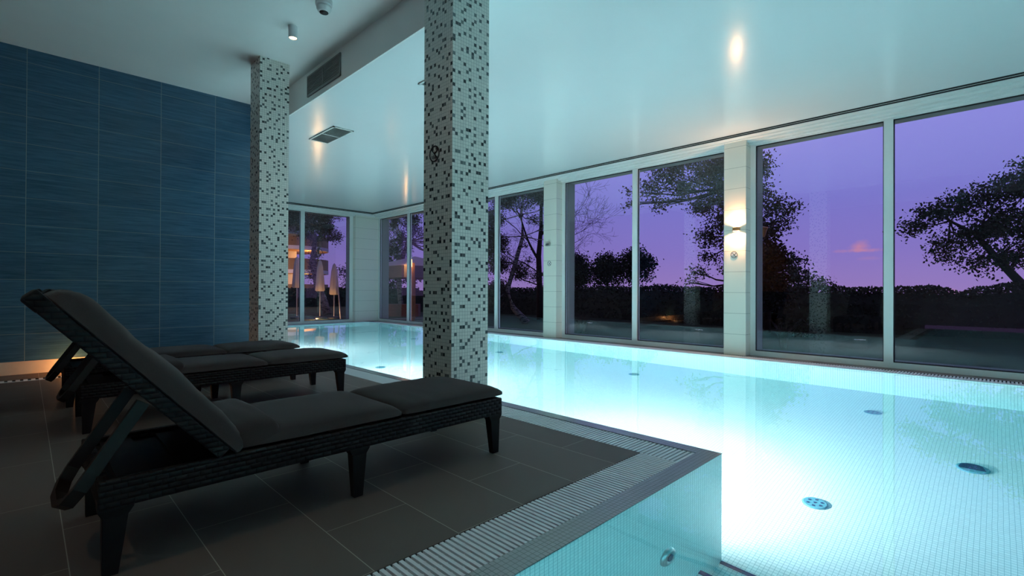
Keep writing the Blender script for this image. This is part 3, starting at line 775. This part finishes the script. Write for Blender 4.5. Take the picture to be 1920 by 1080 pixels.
    obj('back_cushion', b, M['fabric'], root, smooth=True)
    return root
L1 = make_lounger(); L1['label'] = 'nearest dark wicker sun lounger, in front of the large mosaic column'
dup(L1, (.09, 4.42, 0), 'middle dark wicker sun lounger of the row of three')
dup(L1, (.055, 5.50, 0), 'farthest dark wicker sun lounger, beside the smaller mosaic column')

# ------------------------------------------------------------------ outside
GZ = -.2
struct('ground', box(8.4, 90, -40, 110, GZ-.2, GZ), M['lawn'], 'dark garden lawn')
struct('ground_side', box(-40, 8.4, YF+.3, 110, GZ-.2, GZ), M['lawn'])
struct('path', box(8.4, 10.6, -6, 15.6, GZ, GZ+.03), M['paving'], 'pale paving strip outside the windows')
b = bmesh.new(); prism(b, [(8.5, 17.2), (12.5, 16.4), (13.2, 17.0), (9.0, 18.2), (3.0, 19.8), (2.8, 18.9)], GZ, GZ+.02); struct('path_garden', b, M['paving'])

def leaf_mesh(b, p, size, rnd, flatz=0.0, kind='leaf'):
    n_ = Vector((rnd.uniform(-1, 1), rnd.uniform(-1, 1), rnd.uniform(-1, 1)*(1-flatz)+flatz)).normalized()
    a = n_.orthogonal().normalized(); c = n_.cross(a); th = rnd.uniform(0, 2*PI)
    u = a*math.cos(th)+c*math.sin(th); v = n_.cross(u)
    s = size*rnd.uniform(.6, 1.3)
    if kind == 'needle': q = [p-u*s*.08, p+v*s, p+u*s*.08]
    else: q = [p-u*s*.5, p-v*s*.32, p+u*s*.5+n_*s*.1, p+v*s*.32]
    b.faces.new([b.verts.new(x) for x in q])
def branchy(b, p, d, length, rad, depth, rnd, tips, spread=.55, up=.08, kids=3, bend=.18, seg=5):
    pts = [p.copy()]; rads = [rad]; q = p.copy(); dd = d.normalized()
    for i in range(seg):
        dd = (dd + Vector((rnd.gauss(0, bend), rnd.gauss(0, bend), rnd.gauss(0, bend)+up))*.6).normalized()
        q = q + dd*length/seg; pts.append(q.copy()); rads.append(rad*(1-.6*(i+1)/seg))
        if depth > 0 and i >= 1:
            for _ in range(kids if i > 1 else 1):
                if rnd.random() < .75:
                    nd = (dd + Vector((rnd.gauss(0, spread), rnd.gauss(0, spread), rnd.gauss(0, spread)))).normalized()
                    branchy(b, q.copy(), nd, length*rnd.uniform(.42, .62), rads[-1]*.55, depth-1, rnd, tips, spread, up, kids, bend, max(3, seg-1))
        elif depth == 0: tips.append(q.copy())
    tube(b, pts, [max(.004, x) for x in rads], 5 if depth else 4)
def tree(name, label, cat, base, trunk_pts, rads, clumps, leaves, size, lmat, bmat, seed, group=None, kind='leaf', flatz=0, twig=True, branch=None):
    """clumps: (center, radii) in world space; leaves per clump proportional to volume"""
    rnd = random.Random(seed); base = Vector(base)
    r = thing(name, label, cat, base, 0, group)
    b = bmesh.new(); tube(b, [Vector(p)-base for p in trunk_pts], rads, 9)
    tips = []
    if branch:
        for (p, d, L, rd, dep) in branch: branchy(b, Vector(p)-base, Vector(d), L, rd, dep, rnd, tips)
    if twig:
        tp = [Vector(p)-base for p in trunk_pts]
        for (c, rr) in clumps:
            c = Vector(c)-base; src = min(tp[1:], key=lambda q: (q-c).length)
            mid = (src+c)/2 + Vector((rnd.uniform(-.1, .1), rnd.uniform(-.1, .1), -.06*(c-src).length))
            tube(b, [src, mid, c], [rads[-1]*.8, rads[-1]*.5, .008], 5)
            for _ in range(5):
                e_ = c + Vector((rnd.uniform(-1, 1)*rr[0], rnd.uniform(-1, 1)*rr[1], rnd.uniform(-1, 1)*rr[2]))*.8
                tube(b, [mid.lerp(c, rnd.random()), e_], [.012, .004], 4)
    obj('trunk', b, bmat, r, smooth=True)
    if leaves or tips:
        b = bmesh.new()
        vol = sum(rr[0]*rr[1]*rr[2] for c, rr in clumps) or 1
        for (c, rr) in clumps:
            c = Vector(c)-base; nl = int(leaves*rr[0]*rr[1]*rr[2]/vol)
            # leaves gather in sprays
            nsp = max(4, nl//14)
            for _ in range(nsp):
                while True:
                    v = Vector((rnd.uniform(-1, 1), rnd.uniform(-1, 1), rnd.uniform(-1, 1)))
                    if v.length < 1: break
                v = v*(.55+.45*rnd.random()) if v.length > .4 else v
                o_ = c + Vector((v.x*rr[0], v.y*rr[1], v.z*rr[2]))
                for _ in range(14):
                    leaf_mesh(b, o_ + Vector((rnd.gauss(0, 1), rnd.gauss(0, 1), rnd.gauss(0, .7)))*size*1.6, size, rnd, flatz, kind)
        obj('foliage', b, lmat, r)
    return r

# leaning broad-leaved tree, right
rnd = random.Random(5)
cl = []
for (x, y, z, a) in ((16.9, 1.6, 2.75, .5), (17.3, 1.2, 3.05, .6), (17.7, .8, 3.35, .65), (18.2, .2, 3.6, .7), (18.8, -.4, 3.9, .8), (19.3, -1.0, 4.3, .9), (17.6, .9, 2.3, .6), (18.1, .3, 2.6, .75), (18.6, -.2, 2.9, .8), (18.0, .4, 1.75, .5), (18.5, -.1, 2.0, .6), (19.2, -.8, 2.6, .8), (19.0, -.5, 1.9, .5), (17.4, 1.0, 1.9, .35), (19.6, -1.3, 3.3, .9)):
    cl.append(((x, y, z), (a*.9, a*.9, a*.62)))
tree('broadleaf_tree', 'large dark tree leaning in from the right behind the hedge', 'tree', (20.4, -2.0, GZ), [(20.4, -2.0, GZ), (19.6, -1.25, .45), (18.9, -.5, 1.15), (18.3, .05, 1.95), (17.95, .41, 2.54), (17.5, .9, 2.9)], [.17, .14, .11, .085, .06, .03], cl, 15000, .085, M['leaf'], M['bark'], 5, flatz=.3)
# poplar behind the lamp pier
cl = []
for (x, y, z, a) in ((10.9, 6.05, 3.55, .38), (11.2, 5.75, 3.9, .5), (11.0, 5.9, 3.2, .32), (11.5, 5.5, 3.5, .45), (11.5, 5.5, 4.3, .55), (11.9, 5.05, 3.9, .6), (11.9, 5.05, 4.6, .6), (11.8, 5.15, 3.1, .45), (12.2, 4.8, 3.4, .55), (12.2, 4.8, 2.8, .5), (12.3, 4.7, 4.2, .6), (12.35, 4.65, 2.2, .42), (12.0, 5.1, 2.35, .4), (12.0, 5.05, 1.85, .3), (11.75, 5.25, 1.5, .28), (11.6, 5.4, 1.2, .2), (12.3, 4.7, 1.6, .35),
    (12.7, 4.3, 4.0, .5), (12.8, 4.15, 3.4, .45), (13.05, 3.9, 3.05, .42), (13.3, 3.6, 3.0, .3), (13.2, 3.75, 2.65, .3), (12.9, 4.1, 2.6, .4), (12.9, 4.1, 4.15, .35), (12.7, 4.3, 2.0, .35), (10.5, 6.45, 3.45, .15), (10.5, 6.45, 3.12, .13), (12.6, 4.35, 4.9, .6), (12.0, 5.0, 5.1, .6), (11.3, 5.7, 4.7, .4)):
    cl.append(((x, y, z), (a*.85, a*.85, a*.78)))
tree('poplar_tree', 'leafy tree with fluttering leaves standing behind the pier with the lit lamp', 'tree', (12.5, 4.5, GZ), [(12.5, 4.5, GZ), (12.5, 4.5, 1.2), (12.45, 4.5, 2.4), (12.4, 4.6, 3.6), (12.3, 4.6, 4.8)], [.16, .14, .11, .07, .04], cl, 24000, .066, M['leafbrown'], M['bark'], 9)
# dark pines beyond the middle window
for (x, y, top, wd, sd, lab) in ((24.1, 18.3, 3.1, .62, 1, 'leftmost of the round-topped dark pines seen through the middle window'), (25.35, 17.05, 3.2, .98, 2, 'middle one of the round-topped dark pines seen through the middle window'), (26.6, 15.8, 3.6, 1.0, 3, 'pine beside the mullion, tallest of the round-topped pines')):
    cl = [((x+dx*wd, y-dx*wd, top-h), (wd*q, wd*q, .34)) for dx, h, q in ((0, .25, .5), (-.3, .6, .5), (.35, .65, .5), (0, .85, .6), (-.5, 1.1, .45), (.5, 1.05, .45), (0, 1.35, .5), (-.3, 1.7, .4), (.45, 1.6, .35), (0, 2.3, .25))]
    tree('pine_tree', lab, 'tree', (x, y, GZ), [(x, y, GZ), (x+.1, y, 1.0), (x, y, 1.8), (x, y, top-.4)], [.12, .10, .07, .04], cl, 4600, .15, M['needle'], M['bark'], 20+sd, 'pines in front of the hedge')
# bare-branched tree
tree('bare_tree', 'bare-branched tree rising left of the dark pines', 'tree', (19.4, 16.6, GZ), [(19.4, 16.6, GZ), (19.4, 16.55, 1.5), (19.45, 16.5, 3.2), (19.5, 16.4, 5.2)], [.13, .11, .09, .06], [], 0, .1, M['leaf'], M['bark'], 31, twig=False,
     branch=[((19.4, 16.5, z), (.72*s, -.62*s, .45), L, .022, 3) for z, s, L in ((2.3, 1, 1.6), (2.9, 1, 2.0), (3.4, 1, 2.3), (3.9, 1, 2.2), (4.4, 1, 2.0), (3.0, -1, 1.6), (4.0, -1, 1.8))])
# bushy dark tree at its foot
cl = [((x, y, z), (a, a, a*.8)) for x, y, z, a in ((19.9, 15.9, 2.9, .55), (20.0, 15.8, 2.1, .7), (20.4, 15.5, 1.6, .7), (19.6, 16.1, 1.4, .8), (20.7, 15.3, 2.3, .4))]
tree('broadleaf_tree', 'dark bushy tree at the left edge of the middle window', 'tree', (19.9, 15.8, GZ), [(19.9, 15.8, GZ), (20.0, 15.8, 1.0), (20.0, 15.8, 2.0)], [.12, .09, .05], cl, 4500, .10, M['leaf'], M['bark'], 33)
# birch with crooked pale trunk, third window
cl = [((x, y, z), (a*.9, a*.9, a*.8)) for x, y, z, a in ((13.0, 12.5, 5.0, .8), (12.5, 12.9, 4.4, .7), (12.2, 13.2, 3.6, .6), (13.5, 12.0, 4.7, .7), (13.9, 11.7, 4.2, .5), (12.3, 13.1, 2.7, .6), (12.35, 13.1, 1.9, .55), (12.9, 12.5, 1.7, .5), (13.4, 12.1, 1.5, .35), (12.4, 13.1, 1.1, .5), (12.05, 13.35, 2.3, .45), (12.1, 13.3, 3.1, .45), (13.2, 12.3, 2.1, .22), (13.1, 12.35, 2.6, .2), (13.35, 12.15, 3.6, .3), (13.7, 11.9, 3.4, .25), (13.9, 11.7, 2.9, .2), (12.2, 13.2, .5, .45))]
tree('birch_tree', 'birch with a pale crooked trunk in the window left of the unlit lamp', 'tree', (13.0, 12.2, GZ), [(13.0, 12.2, GZ), (12.68, 12.6, .35), (12.55, 12.78, 1.0), (12.8, 12.62, 2.0), (13.02, 12.45, 3.0), (12.98, 12.5, 3.8), (13.1, 12.4, 5.0)], [.15, .10, .085, .08, .07, .05, .03], cl, 30000, .062, M['leafbrown'], M['birch'], 41)
tree('forked_tree', 'dark forked tree beside the pier with the unlit lamp', 'tree', (14.95, 13.3, GZ), [(14.95, 13.3, GZ), (14.95, 13.33, 1.2), (14.92, 13.36, 2.4), (15.0, 13.3, 3.6), (15.0, 13.3, 5.4)], [.14, .12, .11, .08, .05],
     [((15.0, 13.3, 5.0), (.9, .9, .6)), ((14.4, 13.8, 4.6), (.6, .6, .5)), ((15.3, 13.0, 4.2), (.35, .35, .7))], 3200, .07, M['leaf'], M['bark'], 43, twig=False,
     branch=[((14.93, 13.35, 2.2), (-.6, .5, 1.0), 2.4, .06, 3), ((14.93, 13.35, 1.2), (-.7, .6, .35), 1.6, .03, 3), ((14.93, 13.35, 1.7), (-.7, .6, .6), 1.6, .03, 3), ((14.95, 13.3, 3.2), (.5, -.4, .9), 1.5, .05, 2)])
# left part of the third window and behind the column
cl = [((x, y, z), (a, a, a*.9)) for x, y, z, a in ((11.6, 13.6, 1.4, .7), (11.7, 13.8, 2.6, .7), (11.4, 14.0, 3.8, .8), (11.0, 14.2, 4.8, .8))]
tree('broadleaf_tree', 'dark leafy tree just right of the large mosaic column', 'tree', (11.4, 13.9, GZ), [(11.4, 13.9, GZ), (11.4, 13.9, 2), (11.3, 13.9, 4.6)], [.12, .1, .05], cl, 4500, .09, M['leaf'], M['bark'], 45)
# weeping birch over the parasol, fourth window
rnd = random.Random(8)
cl = []
for k in range(44):
    dx = rnd.uniform(-.75, 1.7); z = rnd.uniform(2.7, 5.4); cl.append(((13.3+dx*.75, 20.9-dx*.65, z - abs(dx-.3)*.35), (.15, .15, .55)))
tree('weeping_birch_tree', 'weeping birch with hanging foliage above the square parasol', 'tree', (13.2, 20.9, GZ), [(13.2, 20.9, GZ), (13.1, 21.0, 1.2), (13.15, 20.95, 2.4), (13.45, 20.7, 3.4), (13.5, 20.6, 5.4)], [.15, .13, .12, .09, .05], cl, 13000, .07, M['leafbrown'], M['birch'], 51)
# birch in the end window
cl = []
for k in range(60):
    dx = rnd.uniform(-1.9, 1.3); z = rnd.uniform(3.5, 5.6) + .25*abs(dx)*(dx < 0); cl.append(((9.95+dx*.72, 23.9-dx*.7, z), (.24, .24, .36)))
for k in range(9):
    z = rnd.uniform(3.0, 3.9); dx = rnd.uniform(-.5, .7); cl.append(((9.95+dx*.72, 23.9-dx*.7, z), (.15, .15, .3)))
for k in range(12):
    z = rnd.uniform(1.0, 3.0); dx = rnd.uniform(-.22, .2); cl.append(((10.05+dx*.72, 23.85-dx*.7, z), (.16, .16, .25)))
tree('birch_tree', 'birch with patchy trunk in front of the balconies in the end window', 'tree', (10.55, 23.4, GZ), [(10.55, 23.4, GZ), (10.4, 23.6, .6), (10.15, 23.8, 1.4), (10.0, 23.9, 2.4), (10.1, 23.85, 3.4), (9.8, 24.1, 4.4), (9.7, 24.2, 5.6)], [.2, .17, .14, .12, .1, .07, .04], cl, 18000, .075, M['leafbrown'], M['birch'], 53)
# twigs at the right of the end window
cl = [((11.15, 23.0, 1.9), (.3, .3, .4)), ((11.35, 22.9, 1.3), (.3, .3, .35)), ((11.6, 22.7, 2.4), (.3, .3, .3)), ((11.6, 22.7, 1.0), (.3, .3, .4))]
tree('young_tree', 'small leafy tree at the right edge of the end window', 'tree', (12.0, 22.5, GZ), [(12.0, 22.5, GZ), (11.9, 22.6, 1.2), (11.8, 22.7, 2.4)], [.05, .04, .02], cl, 900, .09, M['leaf'], M['bark'], 55)
# round-crowned tree behind the parasol
cl = [((18.3+dx, 31.2-dx, z), (a, a, a*.8)) for dx, z, a in ((0, 3.1, 1.0), (-.7, 2.5, .9), (.7, 2.6, .9), (0, 1.6, 1.3), (1.2, 1.8, .9))]
tree('broadleaf_tree', 'round-crowned dark tree behind the square parasol', 'tree', (18.3, 31.2, GZ), [(18.3, 31.2, GZ), (18.3, 31.2, 1.2), (18.3, 31.2, 2.4)], [.15, .12, .06], cl, 3500, .16, M['leaf'], M['bark'], 57)
# dark conifer and sapling right of the lamp pier
cl = [((15.1, 4.75, 2.7), (.25, .25, .35)), ((15.15, 4.65, 2.2), (.4, .4, .35)), ((15.2, 4.6, 1.75), (.5, .5, .35)), ((15.15, 4.65, 1.25), (.55, .55, .35)), ((15.15, 4.6, .8), (.45, .45, .35)), ((15.55, 4.3, 1.95), (.3, .3, .14)), ((15.6, 4.2, 1.45), (.3, .3, .15))]
tree('conifer_tree', 'dark conifer just right of the pier with the lit lamp', 'tree', (15.1, 4.7, GZ), [(15.1, 4.7, GZ), (15.1, 4.7, 1.4), (15.1, 4.7, 3.0)], [.1, .07, .03], cl, 6500, .10, M['needle'], M['bark'], 61)
cl = [((22.45, 5.8, 2.25), (.22, .22, .2)), ((22.4, 5.85, 1.85), (.38, .38, .22)), ((22.45, 5.75, 1.45), (.5, .5, .25)), ((22.5, 5.75, 1.0), (.5, .5, .3)), ((23.1, 5.2, 1.3), (.5, .5, .25))]
tree('young_tree', 'young tree poking above the hedge right of the conifer', 'tree', (22.45, 5.8, GZ), [(22.45, 5.8, GZ), (22.45, 5.8, 1.2), (22.45, 5.8, 2.3)], [.05, .04, .015], cl, 1100, .13, M['leaf'], M['bark'], 63)

# hedges: dense rows
def hedge(name, label, pts, h, dep, nleaf, seed, size=.13):
    rnd = random.Random(seed); b = bmesh.new(); r = thing(name, label, 'hedge', (*pts[0], GZ)); o_ = Vector((*pts[0], 0))
    core = bmesh.new()
    seglen = [math.dist(p, q) for p, q in zip(pts, pts[1:])]; tot = sum(seglen)
    for (p, q), sl in zip(zip(pts, pts[1:]), seglen):
        p, q = Vector((*p, 0))-o_, Vector((*q, 0))-o_; d = (q-p).normalized(); n_ = Vector((-d.y, d.x, 0))
        ns = max(2, int(sl/.5)); prev = None
        for i in range(ns+1):
            c = p + d*sl*i/ns; hh = h*(.86+.12*mnoise.noise((c+o_)*.55)+.06*mnoise.noise((c+o_)*2.1))
            ringv = [core.verts.new(c+n_*a*dep+Vector((0, 0, z))) for a, z in ((-.45, 0), (-.42, hh*.7), (-.25, hh*.95), (.25, hh*.95), (.42, hh*.7), (.45, 0))]
            if prev:
                for k in range(5): core.faces.new((prev[k], ringv[k], ringv[k+1], prev[k+1]))
            prev = ringv
        for _ in range(int(nleaf*sl/tot)):
            t_ = rnd.random()*sl; c = p+d*t_; hh = h*(.90+.14*mnoise.noise((c+o_)*.55)+.08*mnoise.noise((c+o_)*2.1))
            if rnd.random() < .6: pos = c+n_*rnd.uniform(-.5, .5)*dep+Vector((0, 0, hh*rnd.uniform(.88, 1.07)))
            else: pos = c+n_*dep*.46*rnd.choice((-1, 1))+Vector((0, 0, hh*rnd.uniform(.0, .98)))
            leaf_mesh(b, pos, size, rnd, .2)
    obj('foliage', b, M['hedge'], r); obj('core', core, M['hedge'], r)
    return r
hedge('hedge', 'long tall dark hedge closing the garden behind the big windows', [(19.5, -12), (18.4, -1), (17.3, 5), (18.0, 10), (18.6, 14), (17.4, 19)], 1.42, 1.3, 26000, 71, .10)
hedge('hedge', 'lower far hedge seen through the end window', [(10.5, 36), (22, 33)], 1.35, 2.2, 6000, 72, .2)
hedge('hedge', 'clipped hedge mound below the square parasol', [(14.2, 24.2), (16.0, 22.6)], 1.25, 1.3, 3500, 73, .08)
# grass tufts and shrub near the glass
def tuft(x, y, h, n_, seed, label):
    rnd = random.Random(seed); b = bmesh.new()
    for _ in range(n_):
        a = rnd.uniform(0, 2*PI); r0 = rnd.uniform(0, .06); l = h*rnd.uniform(.6, 1.1); k = rnd.uniform(.15, .6)
        d = Vector((math.cos(a), math.sin(a), 0)); s = Vector((-d.y, d.x, 0))*.006
        p0 = d*r0; p1 = d*(r0+l*k*.3)+Vector((0, 0, l*.6)); p2 = d*(r0+l*k)+Vector((0, 0, l*.95))
        b.faces.new([b.verts.new(v) for v in (p0-s, p0+s, p1+s*.8, p1-s*.8)]); b.faces.new([b.verts.new(v) for v in (p1-s*.8, p1+s*.8, p2)])
    o = obj('ornamental_grass', b, M['leafbrown'], None, loc=(x, y, GZ)); tag(o, label, 'grass', 'ornamental grasses outside the windows')
tuft(11.0, 8.3, .62, 110, 1, 'tuft of ornamental grass low in the middle window, left pane')
tuft(11.6, 8.6, .55, 90, 2, 'second tuft of ornamental grass beside the first, further from the glass')
tuft(11.3, 3.2, .60, 110, 3, 'tuft of ornamental grass right of the lit pier')
cl = [((14.6, 3.6, .05), (.35, .35, .22)), ((14.4, 3.9, .0), (.25, .25, .2))]
tree('shrub', 'low leafy shrub in front of the conifer', 'shrub', (14.55, 3.65, GZ), [(14.55, 3.65, GZ), (14.55, 3.65, .1)], [.03, .02], cl, 900, .08, M['leaf'], M['bark'], 81, twig=False)

# street lamp with camera
r = thing('garden_lamp_post', 'slim garden lamp post with a flared head right of the lit pier', 'lamp', (10.17, 3.27, GZ))
b = bmesh.new(); tube(b, [(0, 0, 0), (0, 0, 2.28)], [.022, .018], 12); obj('post', b, M['pole'], r, smooth=True)
b = bmesh.new(); lathe(b, [(.06, 2.26), (.10, 2.40), (.118, 2.43), (.118, 2.445), (.03, 2.47)], 28); obj('lamp_head', b, M['copper'], r)
r = thing('security_camera', 'small white security camera clamped to the garden lamp post', 'camera', (10.13, 3.29, 1.98))
b = bmesh.new(); tube(b, [(.0, 0, 0), (-.03, .06, .015), (-.05, .13, .0)], [.028, .03, .028], 14); obj('body', b, M['white'], r, smooth=True)
b = bmesh.new(); tube(b, [(.015, -.005, -.02), (0, 0.02, 0)], .008, 8); obj('bracket', b, M['pole'], r)

# closed parasols by the end window
def closed_parasol(x, y, zt, label):
    r = thing('closed_parasol', label, 'parasol', (x, y, GZ), 0, 'closed parasols in the garden')
    b = bmesh.new(); tube(b, [(0, 0, 0), (0, 0, zt-GZ+.05)], .022, 10); obj('pole', b, M['pole'], r)
    b = bmesh.new(); seg = 24; H_ = zt-GZ; rings = []
    for z, rad in ((H_+.03, .015), (H_, .05), (H_-.25, .10), (H_-.6, .13), (H_-.95, .155), (H_-1.22, .17)):
        rings.append([b.verts.new((rad*(1+.22*math.cos(8*2*PI*k/seg))*math.cos(2*PI*k/seg), rad*(1+.22*math.cos(8*2*PI*k/seg))*math.sin(2*PI*k/seg), z+.03*math.cos(8*2*PI*k/seg)*(rad > .16))) for k in range(seg)])
    for A, B in zip(rings, rings[1:]):
        for k in range(seg): b.faces.new((A[k], B[k], B[(k+1) % seg], A[(k+1) % seg]))
    b.faces.new(rings[0]); b.faces.new(rings[-1][::-1]); obj('canopy', b, M['canvas'], r, smooth=True)
    b = bmesh.new(); lathe(b, [(.25, 0), (.25, .06), (.05, .1)], 20); obj('base', b, M['channel'], r)
closed_parasol(7.90, 20.39, 2.30, 'closed cream parasol in the left pane of the end window')
closed_parasol(8.57, 19.72, 2.16, 'closed cream parasol beside the birch trunk in the end window')
closed_parasol(8.98, 19.3, 2.02, 'closed cream parasol behind the slanted pole')
o = obj('slanted_pole', tube(bmesh.new(), [(.02, 0, 0), (-.09, .09, 1.75)], [.028, .02], 12), M['pole'], None, loc=(9.05, 18.9, GZ)); tag(o, 'pale slanted pole standing in front of the rightmost closed parasol', 'pole')
# big square parasol
r = thing('square_parasol', 'large open square parasol with a deep valance beyond the fourth window', 'parasol', (11.35, 17.0, GZ))
H_ = 2.5
b = bmesh.new(); s = 1.45
ap = b.verts.new((0, 0, H_+.08)); c4 = [b.verts.new((x*s, y*s, H_-.38)) for x, y in ((-1, -1), (1, -1), (1, 1), (-1, 1))]
lo = [b.verts.new((v.co.x*.985, v.co.y*.985, H_-.40)) for v in c4]; ap2 = b.verts.new((0, 0, H_+.05))
for k in range(4): b.faces.new((ap, c4[k], c4[(k+1) % 4])); b.faces.new((ap2, lo[(k+1) % 4], lo[k])); b.faces.new((c4[k], lo[k], lo[(k+1) % 4], c4[(k+1) % 4]))
obj('canopy', b, M['canvas'], r)
b = bmesh.new()
for k in range(4):
    x0_, y0_ = ((-s, -s), (s, -s), (s, s), (-s, s))[k]; x1_, y1_ = ((s, -s), (s, s), (-s, s), (-s, -s))[k]
    bx(b, min(x0_, x1_)-.005, max(x0_, x1_)+.005, min(y0_, y1_)-.005, max(y0_, y1_)+.005, H_-.84, H_-.385)
obj('valance', b, M['canvasgrey'], r)
b = bmesh.new(); tube(b, [(0, 0, 0), (0, 0, H_)], .035, 10); obj('pole', b, M['wood'], r)
# post with glowing lantern
r = thing('lantern_post', 'timber post with a glowing lantern near the square parasol', 'lamp', (10.15, 15.35, GZ))
b = bmesh.new(); bx(b, -.06, .06, -.06, .06, 0, 2.2, bev=.006); obj('post', b, M['wood'], r)
b = bmesh.new(); bx(b, -.12, -.06, -.06, .05, 2.05, 2.32, bev=.01); obj('lantern', b, M['lantern'], r)
point('lantern_light', (9.85, 15.2, 2.0), 22, (1.0, .5, .18), .08)
o = obj('brick_planter', box(-.9, .9, -.35, .35, 0, .55, bev=.01), M['brickred'], None, loc=(12.0, 19.2, GZ)); o.rotation_euler = (0, 0, -.75); tag(o, 'low red brick planter under the square parasol', 'planter')
# garden uplights
for x, y, pw, lab in ((9.3, 15.6, 10, 'warm garden uplight at the right pane of the end window'), (7.3, 17.0, 12, 'warm garden uplight by the left pane of the end window'), (8.1, 18.9, 36, 'warm garden uplight in the lawn below the closed parasols')):
    r = thing('garden_uplight', lab, 'lamp', (x, y, GZ), 0, 'garden uplights')
    b = bmesh.new(); lathe(b, [(.07, 0), (.07, .05), (.06, .055)], 20); obj('housing', b, M['steel'], r)
    b = bmesh.new(); lathe(b, [(.055, .05), (.055, .062)], 20); obj('lens', b, M['warmglow_dim'], r)
    point('garden_uplight_light', (x, y, GZ+.16), pw, (1.0, .52, .2), .04)

# apartment house with round balconies
def arc_slab(b, cx, cyy, R, a0, a1, z0, z1, Ri=0.0, seg=24):
    po = [(cx+R*math.cos(a0+(a1-a0)*i/seg), cyy+R*math.sin(a0+(a1-a0)*i/seg)) for i in range(seg+1)]
    if Ri: pi_ = [(cx+Ri*math.cos(a1+(a0-a1)*i/seg), cyy+Ri*math.sin(a1+(a0-a1)*i/seg)) for i in range(seg+1)]
    else: pi_ = [(cx, cyy)]
    prism(b, po+pi_, z0, z1)
HX, HY = 14.9, 41.3
r = thing('apartment_house', 'white apartment house with rounded bronze balconies behind the birch', 'building', (HX, HY, GZ))
b = bmesh.new(); bx(b, -14, .6, -1.2, 9, 0, 7.2); obj('wall', b, M['facade'], r)
for zz in (.45, 2.45, 4.3, 6.4):
    b = bmesh.new(); arc_slab(b, 0.3, -.2, 3.1, -PI*.95, PI*.35, zz, zz+.28); obj('balcony_slab', b, M['facade'], r)
    b = bmesh.new(); arc_slab(b, 0.3, -.2, 2.95, -PI*.95, PI*.35, zz-.03, zz); obj('balcony_soffit', b, M['soffit'], r)
    b = bmesh.new(); arc_slab(b, 0.3, -.2, 3.08, -PI*.95, PI*.35, zz+.28, zz+1.15, Ri=3.02); obj('balcony_parapet', b, M['balcony'], r)
for k in range(5):
    for zz in (1.0, 3.0, 4.9):
        b = bmesh.new(); bx(b, -1.4-k*2.3, -.2-k*2.3, -1.26, -1.18, zz+.25, zz+1.35); obj('window', b, M['pane_dark'], r)
point('balcony_light', (HX+1.2, HY-2.4, 3.6), 110, (1.0, .55, .22), .1)
point('balcony_light', (HX+1.0, HY-2.4, 1.9), 70, (1.0, .55, .22), .1)
point('balcony_light', (HX-3, HY-5.5, 2.0), 420, (1.0, .62, .5), .2)
